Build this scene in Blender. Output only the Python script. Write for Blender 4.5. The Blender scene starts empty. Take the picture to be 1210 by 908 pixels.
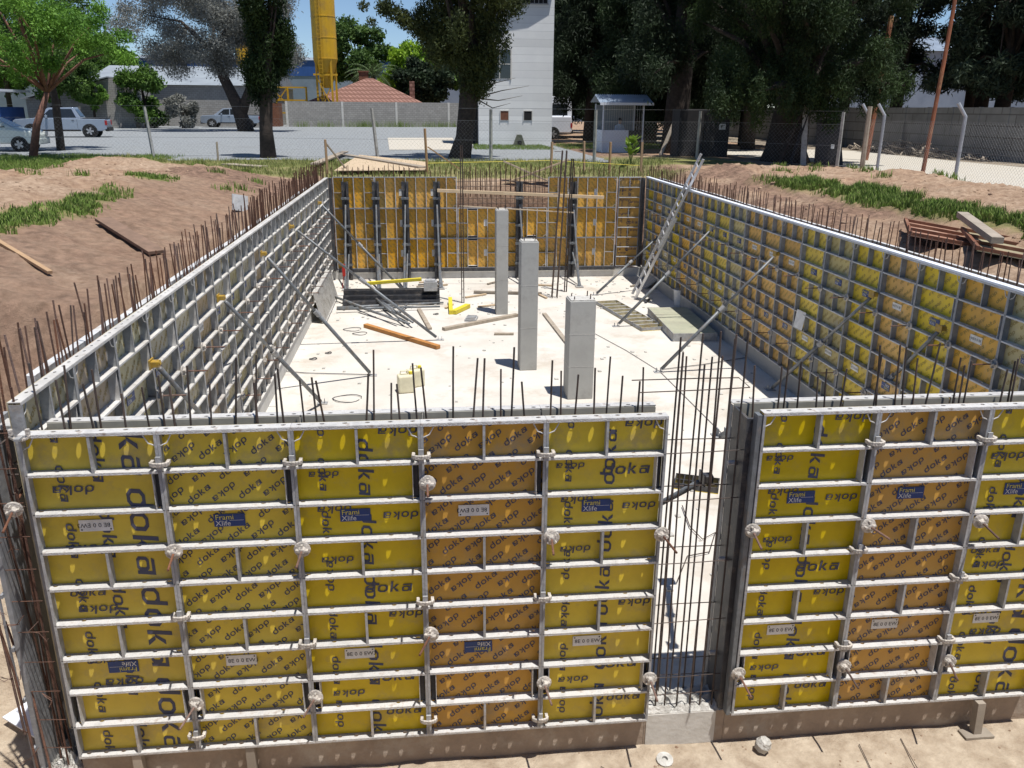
import bpy, bmesh, math, random
import numpy as np
from mathutils import Vector, Matrix, Euler
random.seed(7); RNG=np.random.default_rng(7)
SC=bpy.context.scene; COL=SC.collection
R=math.radians; PI=math.pi
# ------------------------------------------------ camera solved from the photograph
CC=Vector((2.769,-5.498,4.809)); _y,_p,_r,_f=.105,.320,.008,980.
_F=Vector((math.sin(_y)*math.cos(_p),math.cos(_y)*math.cos(_p),-math.sin(_p)))
_R0=Vector((math.cos(_y),-math.sin(_y),0)); _U0=_R0.cross(_F)
_Rv=math.cos(_r)*_R0+math.sin(_r)*_U0; _Uv=-math.sin(_r)*_R0+math.cos(_r)*_U0
def at(u,v,ax,val):
    "world point on a real plane (ax=val) seen at photograph pixel u,v"
    d=_F+_Rv*((u-605)/_f)-_Uv*((v-454)/_f); i='xyz'.index(ax)
    return CC+d*((val-CC[i])/d[i])
cam=bpy.data.cameras.new('camera'); co=bpy.data.objects.new('camera',cam); COL.objects.link(co)
cam.sensor_width=36; cam.lens=36*_f/1210; cam.clip_start=.05; cam.clip_end=3000
M=Matrix.Identity(4)
for i in range(3): M[i][0]=_Rv[i]; M[i][1]=_Uv[i]; M[i][2]=-_F[i]; M[i][3]=CC[i]
co.matrix_world=M; SC.camera=co
SC.render.resolution_x=1024; SC.render.resolution_y=768
# ------------------------------------------------ light
SV=Vector((.17,-.2,1)).normalized(); EL=math.asin(SV.z); AZ=math.atan2(SV.x,SV.y)
w=bpy.data.worlds.new("World"); SC.world=w; w.use_nodes=True; nt=w.node_tree; nt.nodes.clear()
sky=nt.nodes.new('ShaderNodeTexSky'); sky.sky_type='NISHITA'; sky.sun_disc=False; sky.sun_elevation=EL; sky.sun_rotation=AZ
sky.air_density=1.0; sky.dust_density=.0; sky.ozone_density=4.0; sky.altitude=2500
bg=nt.nodes.new('ShaderNodeBackground'); bg.inputs[1].default_value=.09
ow=nt.nodes.new('ShaderNodeOutputWorld'); nt.links.new(sky.outputs[0],bg.inputs[0]); nt.links.new(bg.outputs[0],ow.inputs[0])
sl=bpy.data.lights.new('sun','SUN'); sl.energy=4.8; sl.angle=R(.5); sl.color=(1,.955,.89)
so=bpy.data.objects.new('sun',sl); COL.objects.link(so); so.rotation_euler=(-SV).to_track_quat('-Z','Y').to_euler(); so.location=(0,0,60)
SC.view_settings.view_transform='Standard'; SC.view_settings.look='None'; SC.view_settings.exposure=0.27; SC.view_settings.gamma=1
# ------------------------------------------------ materials
def mat(name,c,rough=.8,c2=None,scale=6.,metal=0.,bump=0.,bscale=None,rnd=0.,detail=6,spec=.4,stain=None,sscale=1.2,stretch=None):
    m=bpy.data.materials.new(name); m.use_nodes=True; n=m.node_tree.nodes; l=m.node_tree.links
    b=n['Principled BSDF']; b.inputs['Roughness'].default_value=rough; b.inputs['Metallic'].default_value=metal
    b.inputs['Specular IOR Level'].default_value=spec
    tc=n.new('ShaderNodeTexCoord'); src=tc.outputs['Object']
    if stretch:
        mp=n.new('ShaderNodeMapping'); mp.inputs['Scale'].default_value=stretch; l.new(src,mp.inputs[0]); src=mp.outputs[0]
    col=None
    if c2 is None: c2=tuple(x*.8 for x in c)
    nz=n.new('ShaderNodeTexNoise'); nz.inputs['Scale'].default_value=scale; nz.inputs['Detail'].default_value=detail; nz.inputs['Roughness'].default_value=.65
    l.new(src,nz.inputs['Vector'])
    rp=n.new('ShaderNodeValToRGB'); rp.color_ramp.elements[0].position=.33; rp.color_ramp.elements[1].position=.68
    rp.color_ramp.elements[0].color=(*c2,1); rp.color_ramp.elements[1].color=(*c,1)
    l.new(nz.outputs[0],rp.inputs[0]); col=rp.outputs[0]
    if stain:
        n2=n.new('ShaderNodeTexNoise'); n2.inputs['Scale'].default_value=sscale; n2.inputs['Detail'].default_value=8; n2.inputs['Roughness'].default_value=.7
        l.new(src,n2.inputs['Vector'])
        r2=n.new('ShaderNodeValToRGB'); r2.color_ramp.elements[0].position=.52; r2.color_ramp.elements[1].position=.72
        r2.color_ramp.elements[0].color=(0,0,0,1); r2.color_ramp.elements[1].color=(1,1,1,1); l.new(n2.outputs[0],r2.inputs[0])
        mx=n.new('ShaderNodeMix'); mx.data_type='RGBA'; l.new(r2.outputs[0],mx.inputs[0]); l.new(col,mx.inputs[6]); mx.inputs[7].default_value=(*stain,1); col=mx.outputs[2]
    if rnd:
        oi=n.new('ShaderNodeObjectInfo'); hs=n.new('ShaderNodeHueSaturation')
        ma=n.new('ShaderNodeMapRange'); ma.inputs[3].default_value=1-rnd; ma.inputs[4].default_value=1+rnd
        l.new(oi.outputs['Random'],ma.inputs[0]); l.new(ma.outputs[0],hs.inputs['Value'])
        ml=n.new('ShaderNodeMath'); ml.operation='MULTIPLY'; ml.inputs[1].default_value=7.31; l.new(oi.outputs['Random'],ml.inputs[0])
        fr=n.new('ShaderNodeMath'); fr.operation='FRACT'; l.new(ml.outputs[0],fr.inputs[0])
        mb_=n.new('ShaderNodeMapRange'); mb_.inputs[3].default_value=1-rnd*1.2; mb_.inputs[4].default_value=1.03; l.new(fr.outputs[0],mb_.inputs[0]); l.new(mb_.outputs[0],hs.inputs['Saturation'])
        l.new(col,hs.inputs['Color']); col=hs.outputs[0]
    l.new(col,b.inputs['Base Color'])
    if bump:
        bn=n.new('ShaderNodeTexNoise'); bn.inputs['Scale'].default_value=bscale or scale*4; bn.inputs['Detail'].default_value=8
        l.new(src,bn.inputs['Vector'])
        bp=n.new('ShaderNodeBump'); bp.inputs['Strength'].default_value=bump; bp.inputs['Distance'].default_value=.02
        l.new(bn.outputs[0],bp.inputs['Height']); l.new(bp.outputs[0],b.inputs['Normal'])
    return m
MT={}
MT['galv']=mat('galvanised_steel',(.66,.66,.65),.55,(.42,.415,.41),11,metal=.0,bump=.5,bscale=90,rnd=.06,stain=(.26,.20,.16),sscale=11)
MT['galvside']=mat('dusty_shaded_steel_frame',(.42,.43,.44),.6,(.24,.245,.25),7,bump=.2,rnd=.12,stain=(.30,.24,.18),sscale=4)  # dusty steel; on panel side rails its dark tone also stands for shade
MT['darksteel']=mat('dark_painted_steel',(.06,.065,.075),.5,(.03,.03,.035),8,rnd=.1,stain=(.16,.14,.12),sscale=6)
MT['propsteel']=mat('prop_steel',(.20,.22,.24),.5,(.11,.12,.13),10,metal=.2,rnd=.1,stain=(.22,.17,.13),sscale=6)
MT['alu']=mat('aluminium',(.75,.76,.78),.35,(.6,.61,.63),8,metal=.5)
MT['yellow']=mat('yellow_coated_plywood',(.72,.53,.010),.42,(.57,.41,.012),2.2,rnd=.10,stain=(.44,.33,.09),sscale=3.5,spec=.35)
MT['orange']=mat('orange_coated_plywood',(.66,.36,.045),.45,(.55,.30,.06),2.2,rnd=.10,stain=(.42,.29,.14),sscale=3.5,spec=.35)
MT['worn']=mat('cement_greyed_plywood',(.50,.47,.38),.75,(.50,.42,.22),2.5,rnd=.15,stain=(.36,.34,.30),sscale=2)
MT['bright']=mat('bright_orange_plywood',(.78,.42,.03),.5,(.60,.30,.03),2.5,rnd=.12,stain=(.5,.36,.12),sscale=3)  # brighter orange for the back wall sheets
MT['yellowr']=mat('bounce_lit_yellow_plywood',(.80,.60,.03),.5,(.62,.45,.05),2.,rnd=.12,stain=(.5,.42,.2),sscale=3)  # right wall sheets: light bounced off the slab is put into the colour
MT['oranger']=mat('bounce_lit_orange_plywood',(.80,.47,.08),.5,(.62,.36,.09),2.,rnd=.12,stain=(.5,.38,.24),sscale=3)  # orange lightened the same way for slab bounce
MT['wornr']=mat('bounce_lit_faded_plywood',(.64,.54,.22),.7,(.50,.42,.2),2.5,rnd=.15,stain=(.42,.39,.32),sscale=2)  # worn sheet, also lightened for slab bounce
MT['yelloww']=mat('dusty_yellow_plywood',(.58,.50,.22),.8,(.40,.37,.26),1.5,rnd=.15,stain=(.33,.31,.27),sscale=2)
MT['orangew']=mat('dusty_orange_plywood',(.56,.40,.20),.8,(.40,.33,.25),1.5,rnd=.15,stain=(.33,.30,.27),sscale=2)
MT['backsheet']=mat('stained_plywood_edge',(.42,.41,.36),.8,(.27,.26,.23),3,stain=(.2,.18,.14))
MT['print']=mat('dark_blue_print',(.055,.06,.105),.6,(.085,.085,.12),5)
MT['printfade']=mat('faded_brown_print',(.30,.22,.07),.7,(.36,.26,.08),5)
MT['blue']=mat('blue_label',(.015,.05,.22),.4,(.02,.05,.17),8)
MT['white']=mat('white_label',(.78,.78,.76),.5,(.6,.6,.58),9)
MT['black']=mat('black_plastic',(.02,.02,.02),.6)
MT['ylet']=mat('yellow_lettering',(.75,.65,.1),.5)
MT['cream']=mat('cement_splashed_casting',(.60,.55,.49),.7,(.30,.28,.25),25,rnd=.1,bump=.4,bscale=60)
MT['ycast']=mat('yellow_casting',(.46,.29,.03),.6,(.28,.18,.04),20,stain=(.3,.27,.22),sscale=15)
MT['rust']=mat('rusty_rebar',(.20,.085,.045),.9,(.10,.05,.035),14,rnd=.35,bump=.5,bscale=120)
MT['rebar']=mat('dark_rebar',(.10,.065,.05),.85,(.055,.045,.04),14,rnd=.3)
MT['rustplate']=mat('rusty_plate',(.22,.09,.05),.85,(.12,.055,.035),5,stain=(.3,.18,.12))
def floor_mat():
    m=mat('concrete_slab',(.63,.605,.56),.9,(.52,.49,.44),.8,bump=.35,bscale=18,stain=(.42,.36,.29),sscale=.7,detail=9)
    return m
MT['slab']=floor_mat()
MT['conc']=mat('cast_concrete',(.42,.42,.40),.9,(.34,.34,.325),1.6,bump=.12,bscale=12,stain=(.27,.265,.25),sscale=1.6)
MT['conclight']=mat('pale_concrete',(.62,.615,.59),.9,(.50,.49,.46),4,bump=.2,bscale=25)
MT['footing']=mat('footing_concrete',(.36,.29,.23),.95,(.26,.21,.17),4,bump=.4,bscale=25,stain=(.40,.36,.31),sscale=3)
MT['mortar']=mat('rough_mortar',(.60,.59,.56),.95,(.38,.37,.34),12,bump=1,bscale=35)
MT['wood']=mat('timber',(.42,.27,.14),.8,(.30,.18,.09),6,stretch=(1,12,12),rnd=.15)
MT['woodgrey']=mat('weathered_timber',(.40,.34,.27),.85,(.26,.22,.17),5,rnd=.15,stain=(.2,.16,.12))
MT['woodpale']=mat('pale_timber',(.58,.45,.30),.8,(.48,.36,.23),5,rnd=.1)
MT['plank_orange']=mat('orange_brown_beam',(.50,.24,.07),.7,(.36,.16,.05),5)
MT['ybeam']=mat('yellow_beam',(.72,.60,.04),.6,(.55,.45,.05),6)
MT['liner']=mat('pale_liner',(.62,.64,.66),.8,(.45,.46,.47),3,bump=.3,stain=(.38,.33,.28),sscale=4)
MT['red']=mat('red_plastic',(.5,.03,.02),.5)
MT['plastic']=mat('white_plastic',(.75,.76,.76),.4,(.62,.62,.6),4)
MT['jug']=mat('cloudy_plastic',(.72,.68,.5),.4,(.6,.56,.4),6)
MT['grassg']=mat('grass',(.19,.31,.05),.8,(.12,.16,.05),26,spec=.2,stain=(.36,.34,.15),sscale=11)
MT['grassy']=mat('dry_grass',(.34,.33,.14),.85,(.15,.21,.05),9,spec=.2,stain=(.45,.40,.22),sscale=3)
MT['bark']=mat('bark',(.065,.05,.042),.95,(.03,.025,.022),6,bump=1,bscale=20)
MT['barkred']=mat('reddish_bark',(.24,.12,.09),.9,(.13,.07,.055),8,bump=.6)
MT['barkgrey']=mat('grey_bark',(.2,.18,.16),.9,(.09,.08,.07),6,bump=.8)
def leafmat(name,c,c2,scale=.9,rnd=.1):
    m=mat(name,c,.65,c2,scale,rnd=rnd,spec=.25,detail=3)
    n=m.node_tree.nodes; l=m.node_tree.links; b=n['Principled BSDF']; o=n['Material Output']
    t=n.new('ShaderNodeBsdfTranslucent'); mx=n.new('ShaderNodeMixShader'); mx.inputs[0].default_value=.25
    src=b.inputs['Base Color'].links[0].from_socket; l.new(src,t.inputs[0])
    l.new(b.outputs[0],mx.inputs[1]); l.new(t.outputs[0],mx.inputs[2]); l.new(mx.outputs[0],o.inputs[0]); return m
MT['lbright']=leafmat('bright_leaves',(.17,.34,.035),(.06,.16,.02))
MT['lmid']=leafmat('mid_green_leaves',(.12,.22,.035),(.04,.09,.02))
MT['lcyp']=leafmat('cypress_leaves',(.042,.078,.02),(.009,.022,.009),.6)
MT['lcypo']=leafmat('brownish_cypress_leaves',(.085,.105,.035),(.025,.04,.018),.9)
MT['ldark']=leafmat('dark_conifer_leaves',(.036,.062,.026),(.012,.024,.012),.7)
MT['lpine']=leafmat('pine_leaves',(.05,.08,.045),(.02,.035,.022),.7)
MT['lgrey']=leafmat('grey_leaves',(.30,.31,.29),(.12,.125,.11),.9)
MT['lyel']=leafmat('yellow_green_leaves',(.32,.46,.05),(.14,.27,.03))
MT['lpalm']=leafmat('palm_leaves',(.16,.22,.10),(.08,.12,.06))
MT['silver']=mat('silver_paint',(.34,.40,.49),.25,(.31,.37,.46),3,metal=.35,spec=.6)
MT['paleblue']=mat('pale_paint',(.62,.68,.66),.3,(.58,.64,.62),3,metal=.2,spec=.6)
MT['glass']=mat('dark_glass',(.02,.025,.03),.08,spec=.8)
MT['tyre']=mat('tyre',(.02,.02,.02),.9)
MT['rim']=mat('rim',(.55,.55,.56),.35,metal=.6)
MT['redlight']=mat('red_lamp',(.4,.02,.02),.3)
MT['tail']=mat('lamp_glass',(.7,.7,.68),.2)
MT['silo']=mat('yellow_silo_paint',(.62,.36,.015),.5,(.50,.29,.02),.6,stain=(.36,.22,.05),sscale=.5)
MT['bluesheet']=mat('blue_cladding',(.03,.09,.30),.5,(.02,.07,.24),1)
MT['greysheet']=mat('grey_cladding',(.30,.34,.37),.5,(.23,.26,.29),.5)
MT['hall']=mat('blue_grey_hall',(.22,.27,.34),.7,(.14,.18,.24),.3)
MT['frameside']=mat('shade_toned_steel_frame',(.33,.345,.365),.6,(.20,.21,.23),5,bump=.2,rnd=.1,stain=(.30,.28,.26),sscale=3)  # the right wall's shade is put into this darker blue-grey steel
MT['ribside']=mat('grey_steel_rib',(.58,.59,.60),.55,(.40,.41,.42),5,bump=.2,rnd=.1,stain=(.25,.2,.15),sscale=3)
MT['ribleft']=mat('sunlit_toned_rib',(.62,.61,.59),.6,(.45,.44,.42),5,bump=.2,rnd=.08,stain=(.28,.24,.2),sscale=3)  # lighter rib steel for the left wall, sunshine put into its colour
MT['whitesheet']=mat('white_sheet',(.72,.76,.84),.6,(.66,.70,.78),1)
MT['darkin']=mat('dark_opening',(.02,.02,.022),.9)
MT['container']=mat('black_paint',(.018,.018,.02),.6,(.03,.028,.03),2)
MT['doggrey']=mat('mossy_concrete',(.16,.17,.13),.95,(.08,.09,.06),5)
def brick(name,c,c2,mortar,bw,bh,ms=.02,bump=.3,plane='XZ'):
    m=mat(name,c,.9,c2,1.2); n=m.node_tree.nodes; l=m.node_tree.links; b=n['Principled BSDF']
    src=b.inputs['Base Color'].links[0].from_socket
    tc=n.new('ShaderNodeTexCoord'); sp=n.new('ShaderNodeSeparateXYZ'); cb=n.new('ShaderNodeCombineXYZ'); ad=n.new('ShaderNodeMath')
    l.new(tc.outputs['Object'],sp.inputs[0]); l.new(sp.outputs[0],ad.inputs[0]); l.new(sp.outputs[1],ad.inputs[1])
    l.new(ad.outputs[0],cb.inputs[0]); l.new(sp.outputs[2],cb.inputs[1])
    bt=n.new('ShaderNodeTexBrick'); l.new(cb.outputs[0],bt.inputs['Vector']); bt.inputs['Scale'].default_value=1
    bt.inputs['Brick Width'].default_value=bw; bt.inputs['Row Height'].default_value=bh; bt.inputs['Mortar Size'].default_value=ms
    bt.inputs['Mortar'].default_value=(*mortar,1); l.new(src,bt.inputs['Color1'])
    hs=n.new('ShaderNodeHueSaturation'); hs.inputs['Value'].default_value=.85; l.new(src,hs.inputs['Color']); l.new(hs.outputs[0],bt.inputs['Color2'])
    l.new(bt.outputs['Color'],b.inputs['Base Color'])
    bp=n.new('ShaderNodeBump'); bp.invert=True; bp.inputs['Strength'].default_value=bump; bp.inputs['Distance'].default_value=.02; l.new(bt.outputs['Fac'],bp.inputs['Height']); l.new(bp.outputs[0],b.inputs['Normal'])
    return m
MT['whiteblock']=brick('white_painted_block',(.84,.86,.86),(.78,.80,.81),(.60,.62,.63),60,.42,.012,.2)
MT['greyblock']=brick('grey_block',(.40,.39,.37),(.30,.295,.28),(.23,.22,.21),.42,.21,.02)
MT['panelwall']=brick('precast_panel_wall',(.27,.28,.285),(.20,.205,.21),(.13,.13,.13),2.0,.5,.03)
MT['tile']=brick('clay_tile',(.34,.19,.15),(.25,.135,.11),(.16,.08,.06),.5,.45,.09,.8)
# ------------------------------------------------ mesh builder
class MB:
    def __init__(s): s.v=[]; s.f=[]; s.m=[]
    def add(s,vs,fs,mi=0,T=None):
        o=len(s.v)
        s.v+= [tuple(T@Vector(p)) for p in vs] if T is not None else [tuple(p) for p in vs]
        s.f+=[tuple(i+o for i in f) for f in fs]; s.m+=[mi]*len(fs); return s
    def box(s,x0,x1,y0,y1,z0,z1,mi=0,T=None):
        vs=[(x0,y0,z0),(x1,y0,z0),(x1,y1,z0),(x0,y1,z0),(x0,y0,z1),(x1,y0,z1),(x1,y1,z1),(x0,y1,z1)]
        return s.add(vs,[(0,3,2,1),(4,5,6,7),(0,1,5,4),(1,2,6,5),(2,3,7,6),(3,0,4,7)],mi,T)
    def tube(s,pts,rad,n=6,mi=0,cap=True):
        pts=[Vector(p) for p in pts]; rs=rad if isinstance(rad,(list,tuple)) else [rad]*len(pts)
        o=len(s.v); k=len(pts)
        d0=(pts[1]-pts[0]).normalized(); up=Vector((0,0,1)) if abs(d0.z)<.9 else Vector((1,0,0)); a=d0.cross(up).normalized()
        for i,p in enumerate(pts):
            d=(pts[min(i+1,k-1)]-pts[max(i-1,0)]).normalized(); a=(a-d*a.dot(d)).normalized(); b=d.cross(a)
            for j in range(n):
                t=2*PI*j/n; s.v.append(tuple(p+(a*math.cos(t)+b*math.sin(t))*rs[i]))
        for i in range(k-1):
            for j in range(n):
                s.f.append((o+i*n+j,o+i*n+(j+1)%n,o+(i+1)*n+(j+1)%n,o+(i+1)*n+j)); s.m.append(mi)
        if cap:
            s.f.append(tuple(o+j for j in range(n))[::-1]); s.f.append(tuple(o+(k-1)*n+j for j in range(n))); s.m+=[mi,mi]
        return s
    def bar(s,a,b,w,h,mi=0,up=(0,0,1)):
        a=Vector(a);b=Vector(b);d=(b-a);L=d.length;d.normalize();u=Vector(up)
        if abs(d.dot(u))>.98: u=Vector((0,1,0))
        x=d.cross(u).normalized();z=x.cross(d)
        T=Matrix.Identity(4)
        for i in range(3): T[i][0]=x[i];T[i][1]=d[i];T[i][2]=z[i];T[i][3]=a[i]
        return s.box(-w/2,w/2,0,L,-h/2,h/2,mi,T)
    def prism(s,poly,y0,y1,mi=0,T=None):
        "poly in x,z extruded along y"
        n=len(poly); vs=[(x,y0,z) for x,z in poly]+[(x,y1,z) for x,z in poly]
        return s.add(vs,[tuple(range(n)),tuple(range(2*n-1,n-1,-1))]+[(i,i+n,(i+1)%n+n,(i+1)%n) for i in range(n)],mi,T)
    def lathe(s,prof,n=16,mi=0,T=None):
        vs=[];k=len(prof)
        for r,z in prof:
            for j in range(n): vs.append((r*math.cos(2*PI*j/n),r*math.sin(2*PI*j/n),z))
        fs=[(i*n+j,i*n+(j+1)%n,(i+1)*n+(j+1)%n,(i+1)*n+j) for i in range(k-1) for j in range(n)]
        fs+=[tuple(range(n))[::-1],tuple((k-1)*n+j for j in range(n))]
        return s.add(vs,fs,mi,T)
    def mesh(s,name,mats,smooth=False):
        me=bpy.data.meshes.new(name); me.from_pydata(s.v,[],s.f)
        for m in (mats if isinstance(mats,(list,tuple)) else [mats]): me.materials.append(MT[m] if isinstance(m,str) else m)
        if any(s.m): me.polygons.foreach_set('material_index',s.m)
        if smooth: me.polygons.foreach_set('use_smooth',[True]*len(s.f))
        me.update(); return me
def tag(o,label=None,cat=None,group=None,kind=None):
    if label: o['label']=label
    if cat: o['category']=cat
    if group: o['group']=group
    if kind: o['kind']=kind
    return o
def obj(name,mb,mats,parent=None,smooth=False,loc=None,rot=None,bev=0,label=None):
    me=mb if isinstance(mb,bpy.types.Mesh) else mb.mesh(name,mats,smooth)
    o=bpy.data.objects.new(name,me); COL.objects.link(o)
    if parent: o.parent=parent
    if loc: o.location=loc
    if rot: o.rotation_euler=rot
    if bev:
        b=o.modifiers.new('bevel','BEVEL'); b.width=bev; b.segments=2; b.limit_method='ANGLE'
    if label: o['label']=label
    return o
def thing(name,label,cat,loc=(0,0,0),rot=(0,0,0),group=None):
    o=bpy.data.objects.new(name,None); COL.objects.link(o); o.location=loc; o.rotation_euler=rot; o.empty_display_size=.1
    return tag(o,label,cat,group)
def kids(o): return [c for c in bpy.data.objects if c.parent==o]
KC={}
def copy_tree(root,loc,rot=None,label=None,group=None,tree=None):
    if root.name not in KC: KC[root.name]=[(c,kids(c)) for c in kids(root)]
    r=root.copy(); COL.objects.link(r); r.location=loc
    if rot is not None: r.rotation_euler=rot
    if label: r['label']=label
    if group: r['group']=group
    for c,gs in KC[root.name]:
        c2=c.copy(); COL.objects.link(c2); c2.parent=r
        for g in gs:
            g2=g.copy(); COL.objects.link(g2); g2.parent=c2
    return r
def single(name,mb,mats,label,cat,group=None,**k): return tag(obj(name,mb,mats,**k),label,cat,group)
def struct(name,mb,mats,**k): return tag(obj(name,mb,mats,**k),kind='structure')
ORD=['nearest','second','third','fourth','fifth','sixth','seventh','eighth','ninth','tenth','eleventh','twelfth','thirteenth','fourteenth','fifteenth','sixteenth','seventeenth','eighteenth','nineteenth','twentieth','twenty-first','twenty-second']
# ------------------------------------------------ lettering
def ring(x0,x1,z0,z1,t,c):
    def oc(x0,x1,z0,z1,c): return [(x0+c,z0),(x1-c,z0),(x1,z0+c),(x1,z1-c),(x1-c,z1),(x0+c,z1),(x0,z1-c),(x0,z0+c)]
    o=oc(x0,x1,z0,z1,c); i=oc(x0+t,x1-t,z0+t,z1-t,c*.55)
    return [[o[k],o[(k+1)%8],i[(k+1)%8],i[k]] for k in range(8)]
def doka():
    t=.18; P=[]
    P+=ring(0,.78,0,1,t,.22); P.append([(.78-t,1.),(.78,1.),(.78,1.42),(.78-t,1.42)]); P.append([(.56,1.),(.78,.78),(.78,1.)])
    P+=ring(.98,1.78,0,1,t,.22)
    P.append([(1.98,0),(1.98+t,0),(1.98+t,1.42),(1.98,1.42)])
    P.append([(2.15,.42),(2.30,.42),(2.62,1.0),(2.40,1.0)]); P.append([(2.30,.42),(2.22,.60),(2.46,0),(2.68,0)] if 0 else [(2.24,.40),(2.46,0),(2.70,0),(2.42,.42)])
    P+=ring(2.90,3.52,0,.69,t*.8,.12); P.append([(3.52,0),(3.68,0),(3.68,1.),(3.52,1.)]); P.append([(2.92,.82),(3.52,.82),(3.52,1.),(3.0,1.)])
    return [[(x*1.5,z) for x,z in q] for q in P]
DK=doka()
def word2d(mb,cx,cz,h,ang,y,mi=0,shear=.12):
    ca,sa=math.cos(ang),math.sin(ang)
    for P in DK:
        vs=[]
        for x,z in P:
            x=(x-2.76+shear*z)*h; z=(z-.6)*h
            vs.append((cx+x*ca-z*sa,y,cz+x*sa+z*ca))
        mb.add(vs,[tuple(range(len(vs)))],mi)
def clip(mb,W,H,mg=.012):
    bm=bmesh.new(); vv=[bm.verts.new(p) for p in mb.v]
    for f in mb.f:
        try: bm.faces.new([vv[i] for i in f])
        except ValueError: pass
    for co_,no in (((mg,0,0),(-1,0,0)),((W-mg,0,0),(1,0,0)),((0,0,mg),(0,0,-1)),((0,0,H-mg),(0,0,1))):
        bmesh.ops.bisect_plane(bm,geom=bm.verts[:]+bm.edges[:]+bm.faces[:],plane_co=co_,plane_no=no,clear_outer=True)
    bm.verts.ensure_lookup_table(); bm.verts.index_update()
    out=([tuple(v.co) for v in bm.verts],[tuple(v.index for v in f.verts) for f in bm.faces]); bm.free(); return out
_tc={}
def text_poly(s,size):
    if s not in _tc:
        cu=bpy.data.curves.new('t','FONT'); cu.body=s; cu.size=1; cu.align_x='LEFT'; cu.resolution_u=2
        o=bpy.data.objects.new('t',cu); COL.objects.link(o); dg=bpy.context.evaluated_depsgraph_get(); me=o.evaluated_get(dg).to_mesh()
        _tc[s]=([tuple(v.co) for v in me.vertices],[tuple(p.vertices) for p in me.polygons]); o.evaluated_get(dg).to_mesh_clear()
        bpy.data.objects.remove(o); bpy.data.curves.remove(cu)
    vs,fs=_tc[s]; return [(x*size,0,y*size) for x,y,_ in vs],fs
# ------------------------------------------------ formwork panel
D=.092; SY=.086
def holed(mb,x0,x1,z,holes,t=.006,y0=0.,y1=SY,cy=.055,hx=.019,hy=.013):
    hs=sorted(h for h in holes if x0+.03<h<x1-.03); xs=[x0]+[(a+b)/2 for a,b in zip(hs,hs[1:])]+[x1]
    if not hs: mb.box(x0,x1,y0,y1,z-t/2,z+t/2); return
    for i,cx in enumerate(hs):
        a,b=xs[i],xs[i+1]
        up=[(a,cy),(cx-hx,cy),(cx-hx*.7,cy+hy*.7),(cx,cy+hy),(cx+hx*.7,cy+hy*.7),(cx+hx,cy),(b,cy),(b,y1),(a,y1)]
        dn=[(b,cy),(cx+hx,cy),(cx+hx*.7,cy-hy*.7),(cx,cy-hy),(cx-hx*.7,cy-hy*.7),(cx-hx,cy),(a,cy),(a,y0),(b,y0)]
        for P in (up,dn):
            mb.add([(x,y,z+t/2) for x,y in P],[tuple(range(9))]); mb.add([(x,y,z-t/2) for x,y in P],[tuple(range(9))[::-1]])
        hp=[(cx-hx,cy),(cx-hx*.7,cy+hy*.7),(cx,cy+hy),(cx+hx*.7,cy+hy*.7),(cx+hx,cy),(cx+hx*.7,cy-hy*.7),(cx,cy-hy),(cx-hx*.7,cy-hy*.7)]
        mb.add([(x,y,z-t/2) for x,y in hp]+[(x,y,z+t/2) for x,y in hp],[(k,(k+1)%8,(k+1)%8+8,k+8) for k in range(8)])
    mb.add([(x0,y0,z-t/2),(x1,y0,z-t/2),(x1,y0,z+t/2),(x0,y0,z+t/2)],[(0,1,2,3)])
    for x in (x0,x1): mb.add([(x,y0,z-t/2),(x,y1,z-t/2),(x,y1,z+t/2),(x,y0,z+t/2)],[(0,1,2,3)])
def printing(style,W,H,rng):
    mb=MB(); y=SY-.0022
    if style=='diag':
        a=R(38); ca,sa=math.cos(a),math.sin(a); k=0
        for r in range(-22,26):
            for c in range(-12,16):
                px=c*.30+(.15 if r%2 else 0)+.02; pz=r*.100
                x=W/2+px*ca-pz*sa; z=H/2+px*sa+pz*ca
                if -.1<x<W+.1 and -.1<z<H+.1: word2d(mb,x,z,.036,a+(PI if r%2 else 0),y)
    else:
        W1=[]
        if style=='big':
            for k in range(4): W1.append((.69,.30+k*.80,.125,-PI/2))
            for k in range(5): W1.append((.45,.1+k*.60,.07,-PI/2))
            for k in range(7): W1.append((.20,.05+k*.45,.05,-PI/2))
            W1+=[(.27,2.25,.05,PI),(.24,1.42,.045,0),(.3,1.78,.055,PI),(.26,.83,.04,0),(.40,.63,.05,PI),(.3,1.28,.05,PI)]
        else:
            for k in range(5): W1.append((.49,.12+k*.56+rng.uniform(-.03,.03),.08,-PI/2+(PI if style=='midb' else 0)))
            for k in range(7): W1.append((.19,.2+k*.42,.046,-PI/2 if k%3 else PI/2))
            W1+=[(.62,2.255,.064,0) if style=='midb' else (.62,1.34,.064,0),(.74,1.95,.046,PI),(.26,2.02,.044,PI),(.75,1.10,.046,PI),(.62,.53,.062,0),(.28,.40,.044,PI),(.74,2.62,.05,PI),(.26,1.60,.042,PI),(.7,.20,.05,0),(.2,2.3,.038,PI)]
        for i,(x,z,h,a) in enumerate(W1):
            word2d(mb,x*W/.9,z*H/2.7,h,a,y-.00025*i)
    v,f=clip(mb,W,H)
    return v,f
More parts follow.
